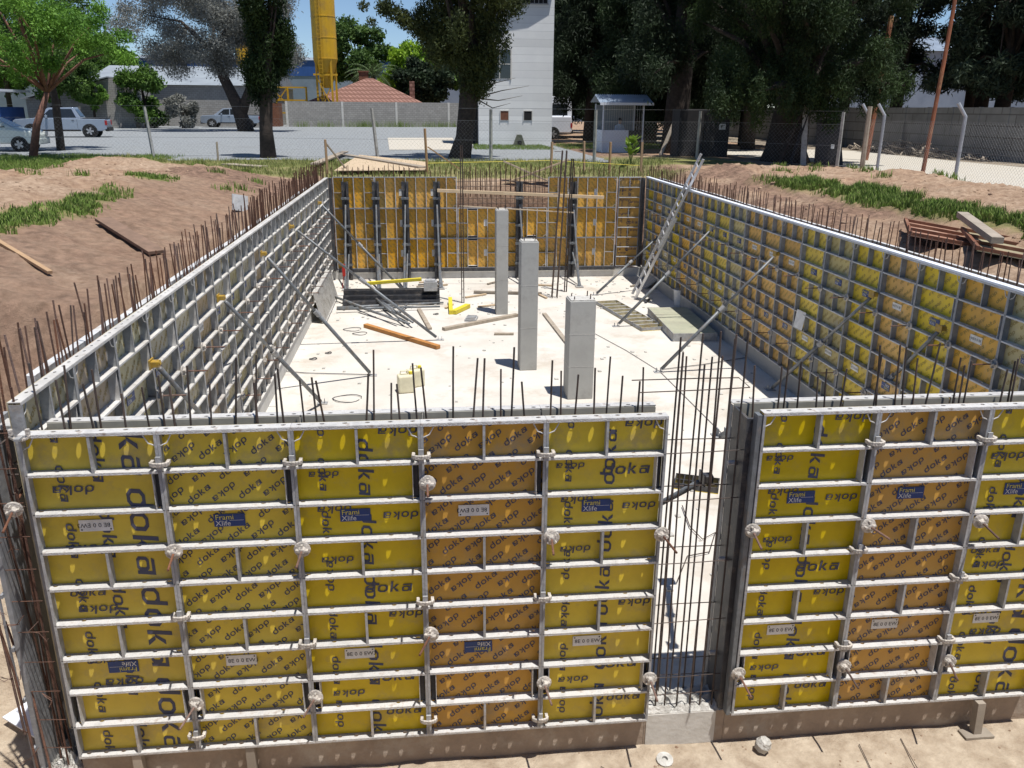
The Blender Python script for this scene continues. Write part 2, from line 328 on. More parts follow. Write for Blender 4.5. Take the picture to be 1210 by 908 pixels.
def make_panel(name,W,H,sheet,style,flip=False,label='',group=None,plates=True,cells=None,fm='galv',sm='galvside',pr='print'):
    root=thing(name,label,'formwork panel',group=group); n=cells or max(1,round(H/.3)); rng=random.Random(W*100+H+len(style))
    fr=MB()
    for x0,x1,l0,l1 in ((0.001,.007,.001,.020),(W-.007,W-.001,W-.020,W-.001)):
        fr.box(x0,x1,.005,SY,.02,H-.02,1); fr.box(l0,l1,0,.005,.02,H-.02,1)
    alln=[.055+.13*k for k in range(int(W/.13))]
    topn=[W*.06+k*W*.176 for k in range(6)]
    holed(fr,.001,W-.001,H-.003,topn); fr.box(.001,W-.001,-.001,.005,H-.024,H-.006)
    holed(fr,.001,W-.001,.003,alln); fr.box(.001,W-.001,-.001,.005,.006,.022)
    for cx in (.007,W-.007):
        s=1 if cx<W/2 else -1
        for zt in (H-.03,):
            fr.tube([(cx,.012,zt-.085),(cx+s*.055,.012,zt-.06),(cx+s*.085,.012,zt-.002)],.005,5)
    obj('frame',fr,[fm,sm],root)
    for k in range(1,n):
        rb=MB(); z=H*k/n; hs=[W*.045,W*.215,W*.735,W*.93] if k%2 else [W*.215,W*.735]
        holed(rb,.007,W-.007,z,hs); rb.box(.020,W-.020,0,.005,z-.016,z-.003)
        obj('rib',rb,fm,root)
    rows=[0,3,5,8] if n==9 else ([0,n-1] if n>2 else [])
    for r in rows:
        if W<.6: break
        z1=H*(n-r)/n-.004; z0=H*(n-r-1)/n+.004
        s=MB().box(W/2-.003,W/2+.003,.006,SY,z0,z1); s.box(W/2-.009,W/2+.010,.001,.006,z0,z1-.018); obj('stiffener',s,sm,root)
    if n==9 and W>.8:
        for r in (1,7):
            z1=H*(n-r)/n-.004; z0=H*(n-r-1)/n+.004; s=MB()
            for x in ((.065,W-.065) if r==7 else (W-.065,)):
                obj('anchor_plate',MB().box(x-.0025,x+.0025,.004,SY,z0,z1-.003),fm,root)
                e=0.022 if x<W/2 else W-.022; obj('anchor_sleeve',MB().box(min(e,x)+.003,max(e,x)-.003,.05,SY-.001,z0+.003,z1-.006),'darksteel',root)
    sh=MB().box(.008,W-.008,SY,D+.006,.004,H-.004); v,f=printing(style,W,H,rng); sh.add(v,f,1)
    obj('plywood_sheet',sh,[sheet,pr],root)
    if plates:
        for kind,r in ((('brand',2),('number',6)) if not flip else (('number',2),('brand',6))):
            z=H*(n-r-.5)/n; x=W*(.45 if kind=='brand' else .42)
            T=Matrix.Translation((x,SY-.007,z+.015))@(Matrix.Rotation(PI,4,'Y') if flip else Matrix.Identity(4))
            if kind=='brand':
                p=MB().box(-.11,.11,0,.004,-.05,.05,0,T); v,f=text_poly('Frami',.058); p.add([(x-.10,-.0015,z+.006) for x,_,z in v],f,1,T)
                v,f=text_poly('Xlife',.058); p.add([(x-.10,-.0015,z-.042) for x,_,z in v],f,2,T); p.box(.0,.10,-.001,-.0002,-.003,-.001,2,T)
                obj('brand_plate',p,['blue','ylet','white'],root)
            else:
                p=MB().box(-.115,.115,0,.004,-.045,.045,0,T); v,f=text_poly('8E 0 0 EW3',.047); p.add([(x-.10,-.0015,z-.018) for x,_,z in v],f,1,T)
                for q in (-.1,.1): p.box(q-.005,q+.005,-.0012,-.0002,.026,.036,1,T)
                obj('number_plate',p,['white','black'],root)
    return root
from mathutils import noise as NZ
FL=-.12; XL=.01; XR=9.395; YB=19.68; ZT=2.896; ZB=.196; G=2.75; Y0=.50
def sst(a,b,x):
    t=np.clip((x-a)/(b-a),0,1); return t*t*(3-2*t)
def fbm(x,y,sc,oc=4,seed=0):
    return np.array([NZ.fractal(Vector((a*sc+seed,b*sc,seed*1.7)),.9,2.1,oc) for a,b in zip(x.ravel(),y.ravel())]).reshape(x.shape)
# ------------------------------------------------ ground
xs=np.concatenate([np.array([-900,-500,-250,-120,-70,-45,-32,-25,-21]),np.arange(-18,-12,.5),np.arange(-12,20,.14),np.arange(20,30,.8),np.array([32,36,42,55,80,140,300,600,900])])
ys=np.concatenate([np.array([-300,-100,-40,-20,-14,-10,-8,-6.5]),np.arange(-5.5,32,.14),np.arange(32,40,1.),np.array([44,50,60,80,110,160,260,500,1200])])
X,Y=np.meshgrid(xs,ys)
near=(X>-18.5)&(X<20.5)&(Y>-6)&(Y<33)
n1=np.zeros_like(X); n2=np.zeros_like(X); n3=np.zeros_like(X)
n1[near]=fbm(X[near],Y[near],.55,5,3); n2[near]=fbm(X[near],Y[near],2.4,5,9); n3[near]=fbm(X[near],Y[near],.9,4,21)
left=sst(-.6,-3.4,X)*.46*sst(24,17,Y)                      # left bank rising away from the wall
mound=.42*np.exp(-((X+6.3)**2/6+(Y-21)**2/7))+.16*np.exp(-((X+7.5)**2/9+(Y-13)**2/10))+.25*np.exp(-((X+5)**2/6+(Y-11)**2/14))
right=.06*sst(10.2,11.,X)+.20*sst(11.4,12.3,X+.35*n3)*sst(23,19,Y)+.30*np.exp(-((X-14.8)**2/3.2))*sst(21,15,Y)
right*=sst(18.4,16.2,X)+0*X; spoilR=.26*np.exp(-((X-12.5)**2/6+(Y-20.2)**2/3))
left*=sst(-17,-11,X); left*=1-.85*sst(14,18.5,Y)*sst(-6,-8.5,X)
top=G+left+mound+right+spoilR
rough=np.where(X<-.3,.11,np.where(X>10,.12,.05))*sst(27,20,Y)*sst(-18,-13,X)*sst(18.6,15,X)
slope_smooth=1-.65*sst(-.6,-1.2,X)*sst(-3.6,-2.6,X)*(X<0)
n4=np.zeros_like(X); n4[near]=fbm(X[near],Y[near],5.5,3,33); lump=sst(.15,.7,n3)*(1-slope_smooth*0)
top=top+rough*(n1*.9+n2*.7+n4*.45+.5*lump*n2)*slope_smooth
grooves=.018*np.sin((X*.35+Y)*9+n1*3)*sst(-.6,-1.2,X)*sst(-3.8,-2.8,X)*sst(20,15,Y); top+=grooves*(X<0)
def dist(x0,x1,y0,y1):
    dx=np.maximum(np.maximum(x0-X,X-x1),0); dy=np.maximum(np.maximum(y0-Y,Y-y1),0); return np.hypot(dx,dy)
dA=dist(-.50,9.98,.2,20.15); dB=dist(-2.2,13.5,-2.3,1.1)
hA=np.where(dA<=0,-.42,np.where(dA<.15,-.42+dA/.15*3.0,99)); 
edgeR=np.where((X>9.98)&(Y>1),2.45+.5*(X-9.98)+.10*n2,99)
hB=-.33+1.25*dB+.02*n2+.06*n1*sst(0,.6,dB)
H=np.minimum(np.minimum(top,np.minimum(hA,edgeR)),hB)
H=np.where((Y>20.15)&(Y<20.7)&(X>-1)&(X<11),np.minimum(H,1.9+(Y-20.15)*1.7+.1*n2),H)
# grass / dark soil / pale dust masks

gl=sst(-8.2,-9.4,X+.8*n1)*sst(20.5,22.3,Y+n1)+.9*sst(26,27.2,Y+1.0*n1)*sst(34,30,Y)*(X<16)
gcr=sst(.34,.12,np.abs(X+3.15+.35*n1-0.03*(Y-8)+.3*n3))*sst(12,9.5,Y)*sst(4,5.5,Y)
gcr2=sst(.55,.25,np.hypot((X+3.4),(Y-14.2)*.6)+.3*n2)
gb=.75*sst(20.5,21.3,Y+.3*n3)*sst(29,25,Y)*sst(-8.5,-5,X+n1)*sst(12.5,10,X+n1)
gr=sst(.50,.2,np.abs(X-12.35+.45*n3+.3*n1+.02*(Y-10)))*sst(18,13,Y)*(.75+.5*n1)
grass=GRASSMASK=np.clip(gl+gcr+gcr2+gb+gr,0,1)
dark=np.clip(sst(.5,1.,sst(-4.5,-3.6,X)*sst(14.5,17,Y+.5*n1)*sst(20.9,20.3,Y)*(X<0)+sst(1.5,.8,np.abs(X-11.3+.3*n1))*sst(6.5,9.,Y+n1)*(.9+.5*n3))+sst(20.6,20.2,Y)*sst(19.9,20.0,Y)*(X>-1)*(X<11),0,1)
dust=np.clip(sst(1.4,.7,dB)*.9+.0*X,0,1)
slm=sst(-.5,-.8,X)*sst(-3.5,-2.6,X+.3*n1)*sst(21,17,Y)*np.clip(.50+.5*np.sin((X*.35+Y)*7+n1*5)*.35+.3*n3,0,.8)
dark=np.clip(dark+(.30+.65*slm)*sst(-.5,-.8,X)*sst(-3.9,-2.9,X+.3*n1)*(X<0)*sst(22,18,Y),0,1)
nx,ny=len(xs),len(ys); V=np.stack([X.ravel(),Y.ravel(),H.ravel()],1)
idx=np.arange(nx*ny).reshape(ny,nx); Fq=np.stack([idx[:-1,:-1].ravel(),idx[:-1,1:].ravel(),idx[1:,1:].ravel(),idx[1:,:-1].ravel()],1)
def npmesh(name,V,F,mats,smooth=False,mi=None):
    me=bpy.data.meshes.new(name); k=F.shape[1]; me.vertices.add(len(V)); me.vertices.foreach_set('co',V.astype('f').ravel())
    me.loops.add(F.size); me.loops.foreach_set('vertex_index',F.astype('i').ravel()); me.polygons.add(len(F))
    me.polygons.foreach_set('loop_start',(np.arange(len(F))*k).astype('i')); me.polygons.foreach_set('loop_total',np.full(len(F),k,'i'))
    if mi is not None: me.polygons.foreach_set('material_index',mi.astype('i'))
    if smooth: me.polygons.foreach_set('use_smooth',np.ones(len(F),bool))
    for m in mats: me.materials.append(MT[m])
    me.update(calc_edges=True); return me
def ground_mat():
    m=bpy.data.materials.new('earth'); m.use_nodes=True; n=m.node_tree.nodes; l=m.node_tree.links; b=n['Principled BSDF']; b.inputs['Roughness'].default_value=.95; b.inputs['Specular IOR Level'].default_value=.15
    tc=n.new('ShaderNodeTexCoord'); at_=n.new('ShaderNodeAttribute'); at_.attribute_name='mask'; sp=n.new('ShaderNodeSeparateColor'); l.new(at_.outputs['Color'],sp.inputs[0])
    def nz(s,d=7,r=.65):
        q=n.new('ShaderNodeTexNoise'); q.inputs['Scale'].default_value=s; q.inputs['Detail'].default_value=d; q.inputs['Roughness'].default_value=r; l.new(tc.outputs['Object'],q.inputs['Vector']); return q.outputs[0]
    def ramp(f,a,b_,p0=.35,p1=.65):
        q=n.new('ShaderNodeValToRGB'); q.color_ramp.elements[0].position=p0; q.color_ramp.elements[1].position=p1; q.color_ramp.elements[0].color=(*a,1); q.color_ramp.elements[1].color=(*b_,1); l.new(f,q.inputs[0]); return q.outputs[0]
    def mix(f,a,b_):
        q=n.new('ShaderNodeMix'); q.data_type='RGBA'; l.new(f,q.inputs[0]); l.new(a,q.inputs[6]); l.new(b_,q.inputs[7]); return q.outputs[2]
    soil=mix(ramp(nz(.7),(0,0,0),(1,1,1)),ramp(nz(5),(.19,.115,.075),(.41,.28,.19)),ramp(nz(9),(.25,.175,.12),(.47,.355,.26)))
    grs=ramp(nz(3),(.10,.15,.035),(.26,.24,.10)); drk=ramp(nz(6),(.12,.078,.058),(.30,.195,.14)); dst=ramp(nz(5),(.38,.30,.22),(.62,.53,.41))
    c=mix(sp.outputs[1],soil,drk); c=mix(sp.outputs[2],c,dst); c=mix(sp.outputs[0],c,grs)
    l.new(c,b.inputs['Base Color'])
    bp=n.new('ShaderNodeBump'); bp.inputs['Strength'].default_value=1.; bp.inputs['Distance'].default_value=.05; l.new(nz(7,12,.75),bp.inputs['Height']); l.new(bp.outputs[0],b.inputs['Normal']); return m
MT['earth']=ground_mat()
me=npmesh('ground',V,Fq,['earth'],True); ca=me.color_attributes.new('mask','FLOAT_COLOR','POINT')
ca.data.foreach_set('color',np.stack([grass.ravel(),dark.ravel(),dust.ravel(),np.ones(X.size)],1).astype('f').ravel())
struct('ground',me,None)
def hgt(x,y):
    j=np.clip(np.searchsorted(xs,x)-1,0,nx-2); i=np.clip(np.searchsorted(ys,y)-1,0,ny-2)
    u=(x-xs[j])/(xs[j+1]-xs[j]); v=(y-ys[i])/(ys[i+1]-ys[i])
    return (H[i,j]*(1-u)+H[i,j+1]*u)*(1-v)+(H[i+1,j]*(1-u)+H[i+1,j+1]*u)*v
# gravel yard and road: thin sheets over the flat ground
MT['gravel']=mat('grey_gravel',(.33,.355,.375),.95,(.17,.185,.195),9,bump=1,bscale=60,stain=(.20,.205,.205),sscale=1.3)
MT['road']=mat('pale_dirt_road',(.50,.48,.43),.95,(.47,.43,.36),2.5,bump=.4,bscale=30)
rg=random.Random(3); ed=[(-60+i*1.0,29.9+.6*math.sin(i*.7)+rg.uniform(-.35,.35)) for i in range(0,79)]
poly=ed+[(18,30),(18,104),(-75,104),(-75,30)]
def sheet(name,poly,z,m): 
    mb=MB().add([(x,y,z) for x,y in poly],[tuple(range(len(poly)))]); return struct(name,mb,m)
sheet('gravel_yard',poly,G+.012,'gravel')
rp=[(19.2+.15*math.sin(i),8+i*1.) for i in range(0,26)]+[(17,34.5),(17,41),(26.6,42),(26.4,30),(26.8,20),(27,5),(19.4,5)]
sheet('dirt_road',rp,G+.016,'road')
MT['littered']=mat('leaf_littered_soil',(.34,.29,.22),.95,(.16,.13,.10),1.2,bump=.8)
# ------------------------------------------------ basement
fl=MB().box(-.02,9.5,.42,19.78,-.4,FL); struct('floor',fl,'slab')
jm=MB()
for a,b in (((640,372),(900,560)),((330,330+60),(700,300+70))): pass
def kick(name,x0,x1,y0,y1,z0,z1,label,m='conclight'): return single(name,MB().box(x0,x1,y0,y1,z0,z1),m,label,'kicker',bev=.01)
kick('concrete_kicker',XR+.03,9.9,.42,20.0,-.38,ZB-.004,'shaded concrete kicker under the right formwork wall','conc')  # darker concrete than the other kickers: shade put into its colour
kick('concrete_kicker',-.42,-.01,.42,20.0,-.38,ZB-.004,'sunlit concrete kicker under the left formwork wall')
kick('concrete_kicker',-.01+.004,XR+.026,19.70,20.0,-.38,ZB-.05,'concrete kicker under the back formwork wall')
ft=MB().box(-.028,4.50,.098,.40,-.36,-.006); ft.box(5.20,12.,.098,.40,-.36,-.006); ft.box(4.503,5.197,.098,.40,-.36,-.02)
fo=single('strip_footing',ft,'footing','dust-brown concrete footing under the front formwork panels','footing')
mo=MB(); q=random.Random(5)
def lumpy(mb,x0,x1,y0,y1,z,amp,nx_=14,ny_=8):
    vs=[];fs=[]
    for j in range(ny_+1):
        for i in range(nx_+1):
            e=(i in(0,nx_)) or (j in (0,ny_)); vs.append((x0+(x1-x0)*i/nx_,y0+(y1-y0)*j/ny_,z+(0 if e else q.uniform(0,amp))))
    for j in range(ny_):
        for i in range(nx_): a=j*(nx_+1)+i; fs.append((a,a+1,a+nx_+2,a+nx_+1))
    mb.add(vs,fs)
lumpy(mo,4.51,5.19,.100,.40,-.016,.07,20,10); mo.box(4.51,5.19,.1,.4,-.0195,-.0165)
obj('rough_sill',mo,'mortar',fo)
pl=MB().box(4.52,5.12,.092,.0975,-.34,-.02); obj('sunlit_patch',pl,'conclight',fo)  # pale face painted where sun reaches the footing in the opening
cp=MB().box(-.31,-.03,-.03,.42,-.36,-.17); lumpy(cp,-.31,-.03,-.03,.42,-.169,.13,14,12)
single('corner_footing',cp,'mortar','rough broken concrete at the foot of the left wall end','footing')
# ground kerb posts (timber kickers)
for u,v in ((163,895),(297,893)):
    p=at(u,v,'y',.04); single('timber_stud',MB().box(-.035,.035,-.03,.045,-.33,-.012),'woodgrey','short timber stud under the %s yellow panel from the left'%('first' if u<200 else 'second'),'stud',group='timber studs under the front panels',loc=(p.x,.04,0),bev=.004)
sp=at(1160,870,'y',-.12); single('timber_stud',MB().box(-.035,.035,-.03,.04,-.33,-.01,0).box(-.13,.13,-.07,.05,-.33,-.312),'woodgrey','timber prop on a foot board under the right front panels','stud',group='timber studs under the front panels',loc=(sp.x,-.02,0),rot=(R(-4),0,0))
# ------------------------------------------------ front formwork
P_big=make_panel('formwork_panel',.9,2.7,'yellow','big',flip=True)
P_diagy=make_panel('formwork_panel',.9,2.7,'yellow','diag')
P_mid=make_panel('formwork_panel',.9,2.7,'yellow','mid')
P_diago=make_panel('formwork_panel',.9,2.7,'orange','diag',flip=True)
P_midb=make_panel('formwork_panel',.9,2.7,'yellow','midb')
P_diago2=make_panel('formwork_panel',.9,2.7,'orange','diag')
P_big2=make_panel('formwork_panel',.9,2.7,'yellow','big')
GF='large formwork panels of the front wall'
X2=5.216
fp=[(P_big,0,'yellow formwork panel with the largest dark lettering, leftmost of the front wall'),(P_diagy,.9,'yellow formwork panel with small slanting lettering, second from left'),(P_mid,1.8,'yellow formwork panel between the two slant-lettered panels of the front wall'),(P_diago,2.7,'orange formwork panel with slanting lettering, left of the wall opening'),(P_midb,3.6,'yellow formwork panel bordering the left side of the wall opening'),
    (P_mid,X2,'yellow formwork panel immediately right of the wall opening'),(P_diago2,X2+.9,'orange formwork panel with worn blue plate, right of the wall opening'),(P_big2,X2+1.8,'yellow formwork panel with large vertical lettering, cut by the right picture edge')]
used=set()
for Pn,x,lb in fp:
    if Pn.name in used: copy_tree(Pn,(x,0,0),label=lb,group=GF)
    else: Pn.location=(x,0,0); tag(Pn,lb,group=GF); used.add(Pn.name)
# inner side of the front wall (seen from above and from behind)
PI_=make_panel('formwork_panel',.9,2.7,'backsheet','mid',plates=False); n=0
def innerpanel(x,z0,rot,lb,grp):
    global n
    if n==0: PI_.location=x; PI_.rotation_euler=rot; tag(PI_,lb,group=grp); n=1
    else: copy_tree(PI_,x,rot,lb,grp)
ordl=['first','second','third','fourth','fifth','sixth','seventh','eighth']
for k in range(5): innerpanel((4.515-.9*k,.492,-.06),0,(0,0,PI),'inner formwork panel behind the %s front panel left of the opening'%ordl[4-k],'inner panels of the front wall')
for k in range(5): innerpanel((6.03+.9*k,.492,-.06),0,(0,0,PI),'inner formwork panel behind the front wall, %s right of the opening'%ordl[k],'inner panels of the front wall')
# stop end at the opening and the left corner
so_=thing('stop_end','dark steel stop end closing the wall right of the opening','stop end',(5.075,0,0))
obj('plate',MB().box(.06,.075,.10,.398,-.0,2.62).box(.075,.115,.104,.130,0,2.62).box(.075,.115,.36,.39,0,2.62).box(.075,.125,.14,.34,.0,2.58),'darksteel',so_)
obj('channel',MB().box(.10,.134,.01,.09,.0,2.68),'propsteel',so_)
for z in (.45,1.35,2.2): obj('bolt',MB().tube([(.0,.25,z),(.06,.25,z)],.02,8),'galv',so_)
s2=thing('stop_end','grey steel stop end between left wall and front wall at the near left corner','stop end',(0,0,0))
obj('side_form',MB().box(-.305,-.27,.02,.5,-.2,2.70),'frameside',s2)
obj('corner_plate',MB().box(-.30,-.09,.30,.46,2.63,2.66),'galv',s2)
lg=MB()
for z in (.1,.55,1.,1.45,1.9,2.3,2.65): lg.box(-.325,-.306,.0,.48,z,z+.03)
for y in (.0,.24,.47): lg.box(-.34,-.326,y,y+.012,-.1,2.7)
obj('frame',lg,'frameside',s2)
# ------------------------------------------------ side walls
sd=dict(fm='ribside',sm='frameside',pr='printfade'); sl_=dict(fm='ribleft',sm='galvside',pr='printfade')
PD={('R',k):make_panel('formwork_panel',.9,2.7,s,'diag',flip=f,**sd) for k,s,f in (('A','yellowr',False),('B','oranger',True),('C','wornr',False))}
PD.update({('L',k):make_panel('formwork_panel',.9,2.7,s,'diag',flip=f,**sl_) for k,s,f in (('A','yelloww',False),('B','orangew',True),('C','worn',False))})
seqR='AACBABACABBBCAABBACBA'; seqL='CBACCBCACBCCABCACBCCA'
cn={'A':'yellow','B':'orange','C':'grey-worn'}; used=set()
def wallpanel(k,loc,rot,lb,grp):
    P=PD[k]
    if k in used: copy_tree(P,loc,rot,lb,grp)
    else: P.location=loc; P.rotation_euler=rot; tag(P,lb,group=grp); used.add(k)
for i in range(21):
    y=Y0+.9*i
    wallpanel(('L',seqL[i]),(XL,y-.385,ZB),(0,0,PI/2),'%s formwork panel in the left side wall, %s from the camera'%(cn[seqL[i]],ORD[i]),'formwork panels of the left wall')
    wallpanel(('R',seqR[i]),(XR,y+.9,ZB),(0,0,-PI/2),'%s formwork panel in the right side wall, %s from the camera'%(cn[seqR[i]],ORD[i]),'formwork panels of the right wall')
Pf=make_panel('formwork_panel',.52,2.7,'worn','mid',plates=False,**sl_); Pf.location=(XL,Y0+18.9-.385,ZB); Pf.rotation_euler=(0,0,PI/2); tag(Pf,'narrow grey filler panel at the far end of the left side wall',group='formwork panels of the left wall')
# outer liners
lm=MB(); ln=random.Random(2)
for i in range(19): lm.box(-.505,-.425,1.3+i*.98,1.3+i*.98+.972,-.3,2.70+ln.uniform(-.02,.02))
single('wall_liner',lm,'liner','pale concrete liner strip left of the left wall rebars','liner')
lm=MB()
for i in range(20): lm.box(9.93,9.99,.45+i*.98,.45+i*.98+.972,-.3,2.84+ln.uniform(-.01,.01))
single('wall_liner',lm,'liner','pale liner strip right of the right wall rebars','liner')
tr=MB().box(XR-.004,XR+.10,.6,19.5,ZT+.002,ZT+.028); single('edge_board',tr,'whitesheet','white timber strip capping the right formwork wall','edge board')
# ------------------------------------------------ back wall
def lay(P,x,z,lb,first): 
    # panel turned on its side: local z -> world x
    if first: P.location=(x,YB,z); P.rotation_euler=(0,PI/2,0); tag(P,lb,group='formwork panels of the back wall')
    else: copy_tree(P,(x,YB,z),(0,PI/2,0),lb,'formwork panels of the back wall')
BW={}
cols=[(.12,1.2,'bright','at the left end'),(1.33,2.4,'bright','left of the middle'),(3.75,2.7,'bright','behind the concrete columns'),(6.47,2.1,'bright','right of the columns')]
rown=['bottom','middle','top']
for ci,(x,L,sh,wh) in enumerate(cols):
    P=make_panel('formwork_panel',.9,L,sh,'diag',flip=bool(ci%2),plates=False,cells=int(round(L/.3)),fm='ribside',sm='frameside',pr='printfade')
    for z in (.05,): pass
    for s,xx in (('n',L*.31),('n',L*.7)):
        if L>1.5: obj('number_plate',MB().box(.35,.55,SY-.006,SY-.003,xx-.05,xx+.05),'white',P)
    for r in range(3):
        if ci==2 and r==2: continue
        lay(P,x,ZB+.9*(r+1),'sideways orange formwork panel, %s row of the back wall, %s'%(rown[r],wh),r==0)
P=make_panel('formwork_panel',.68,2.7,'orange','mid',plates=False,fm='ribside',sm='frameside'); P.location=(8.62,YB,ZB); tag(P,'narrow upright formwork panel with many ribs at the right end of the back wall',group='formwork panels of the back wall')
single('corner_strip',MB().box(XR-.09,XR-.005,YB-.16,YB+.05,ZB,ZT-.02),'darksteel','dark steel corner strip at the right end of the back wall','corner strip')
single('corner_strip',MB().box(XL+.005,XL+.085,YB-.16,YB+.05,ZB,ZT-.02),'darksteel','dark steel corner strip at the left end of the back wall','corner strip')
single('bottom_rail',MB().box(.15,8.6,YB-.035,YB-.005,ZB-.10,ZB-.004),'darksteel','dark steel rail along the foot of the back wall','rail')
# soil retained mesh in the gap
gm=MB()
for i in range(19): x=3.8+i*.14; gm.tube([(x,YB+.16,1.6),(x,YB+.16,3.05)],.009,4)
for z in (2.1,2.25,2.45,2.6,2.75): gm.tube([(3.7,YB+.15,z),(5.,YB+.15,z+.02),(6.5,YB+.15,z-.01)],.009,4)
single('rebar_mesh',gm,'rebar','brown rebar mesh seen through the missing top panel of the back wall','rebar mesh')
# soldier beams with raking props
SO=thing('soldier_brace','','brace')
sb=MB(); 
for x in (-.10,.035): sb.box(x,x+.065,-.11,-.002,-.0,2.86)
sb.box(-.035,.035,-.02,-.003,0,2.84)
obj('beam',sb,'darksteel',SO)
for z in (.4,1.0,1.55,2.35):
    cm=MB(); cm.box(-.12,.12,-.135,-.111,z,z+.07); cm.lathe([(.045,0),(.045,.03),(.02,.04)],8,0,Matrix.Translation((0,-.15,z+.035))@Matrix.Rotation(PI/2,4,'X'))
    obj('coupler',cm,'propsteel',SO)
obj('prop_tube',MB().tube([(0,-.16,2.2),(0,-.9,1.05)],.028,8).tube([(0,-.9,1.05),(0,-1.55,.0)],.036,8),'propsteel',SO)
obj('short_prop',MB().tube([(.02,-.15,.75),(.06,-1.5,.0)],.024,8),'propsteel',SO)
obj('foot_plate',MB().box(-.1,.12,-1.68,-1.45,-.03,-.0),'galvside',SO)
for i,x in enumerate((.47,1.35,2.21,3.13,5.59,7.22)):
    z=FL+.03; lb='dark steel soldier beam with raking prop, %s from left on the back wall'%ordl[i]; rz=(.0,.03,-.05,.02,.03,-.01)[i]
    if i==0: SO.location=(x,YB-.01,z); SO.rotation_euler=(0,0,rz); tag(SO,lb,group='soldier beams on the back wall')
    else: copy_tree(SO,(x,YB-.01,z),(0,0,rz),lb,'soldier beams on the back wall')
# ------------------------------------------------ tie nuts and clamps
TN=thing('tie_nut','','tie nut'); T=Matrix.Rotation(PI/2,4,'X')
obj('nut_plate',MB().lathe([(.060,0),(.062,.008),(.055,.013),(.030,.018),(.022,.05),(.012,.052)],14,0,T).box(-.045,.045,-.045,-.012,-.007,.007).box(-.007,.007,-.045,-.012,-.045,.045),'cream',TN)
obj('tie_rod',MB().tube([(0,.30,0),(0,-.28,0)],.0085,7),'rust',TN)
first=True; front=True
def tie(x,z,lb,rot=(0,0,0),y=-.004,grp='tie nuts on the front wall',rl=0):
    global first
    if first: TN.location=(x,y,z); TN.rotation_euler=rot; tag(TN,lb,group=grp); first=False; return TN
    return copy_tree(TN,(x,y,z),rot,lb,grp)
tn=[(205,653,'on the first joint, upper row'),(357,650,'on the second joint, upper row'),(505,572,'on the third joint near the top'),(652,636,'on the fourth joint, upper row'),(782,632,'at the left edge of the opening, upper one'),(15,603,'outside the left end of the front wall'),(232,833,'on the first joint, lower row'),(373,825,'on the second joint, lower row'),(510,750,'on the third joint, lower row'),(643,808,'on the fourth joint, lower row'),(768,803,'at the left edge of the opening, lower one'),
 (890,628,'at the right edge of the opening, upper one'),(1027,622,'on the joint right of the opening, upper one'),(1160,617,'on the rightmost joint, upper one'),(873,797,'at the right edge of the opening, lower one'),(998,788,'on the joint right of the opening, lower one'),(1122,782,'on the rightmost joint, lower one')]
rr=random.Random(11)
for u,v,lb in tn:
    p=at(u,v,'y',-.02); tie(p.x,p.z,'cream round tie nut with rusty rod, '+lb,(rr.uniform(-.14,.1),rr.uniform(-3,3),rr.uniform(-.25,.15)))
CL=thing('wedge_clamp','','clamp')
arc=[(math.cos(t)*.062,-math.sin(t)*.034-.004) for t in [PI*k/8 for k in range(9)]]
cmb=MB(); 
for (x0,y0),(x1,y1) in zip(arc,arc[1:]): cmb.bar((x0,y0,0),(x1,y1,0),.017,.030)
cmb.box(-.066,-.042,-.006,.04,-.014,.014); cmb.box(.042,.066,-.006,.04,-.014,.014)
obj('jaw',cmb,'cream',CL,bev=.003); obj('wedge',MB().box(-.018,.018,-.028,-.012,-.05,.055),'galvside',CL)
cf=True
for u,v,lb in ((186,549,'on the first joint near the top'),(347,547,'on the second joint near the top'),(495,540,'on the third joint near the top'),(648,537,'on the fourth joint near the top'),(213,730,'halfway down the first joint'),(363,762,'halfway down the second joint'),(504,712,'halfway down the third joint'),(646,707,'halfway down the fourth joint'),(233,871,'at the foot of the first joint'),(507,852,'at the foot of the third joint'),(640,850,'at the foot of the fourth joint'),(1037,524,'near the top of the joint right of the opening'),(1174,519,'near the top of the rightmost joint'),(1012,651,'halfway down the joint right of the opening'),(1138,683,'halfway down the rightmost joint'),(997,764,'low on the joint right of the opening'),(1120,757,'low on the rightmost joint')):
    p=at(u,v,'y',-.02); j=min([.9,1.8,2.7,3.6,X2+.9,X2+1.8],key=lambda a:abs(a-p.x)); lb='cream wedge clamp '+lb
    if cf: CL.location=(j,-.002,p.z); tag(CL,lb,group='wedge clamps on the front wall'); cf=False
    else: copy_tree(CL,(j,-.002,p.z),(0,0,0),lb,'wedge clamps on the front wall')
cn_=MB().lathe([(.09,0),(.09,.012),(.05,.02),(.02,.05)],12); 
copy_tree(CL,(.02,.0,2.705),(R(90),0,0),'cream wedge clamp lying on the top left corner of the front wall','wedge clamps on the front wall')
# ties on the side walls (thin dark rods sticking into the pit)
for side in (0,1):
    for i in range(1,21):
        for zz,rn in ((2.0,'upper'),(.75,'lower')):
            if (i%2) and zz>1.5 : pass
            x=XL+.004 if side==0 else XR-.004; lb='tie rod, %s row, %s joint from the camera, %s wall'%(rn,ORD[i-1],'left' if side==0 else 'right')
            tie(x,zz+.02*math.sin(i*3),lb,(0,rr.uniform(-2,2),PI/2 if side==0 else -PI/2),y=Y0+.9*i-(.385 if side==0 else 0),grp='tie nuts on the %s wall'%('left' if side==0 else 'right'))
for o in bpy.data.objects:
    pass
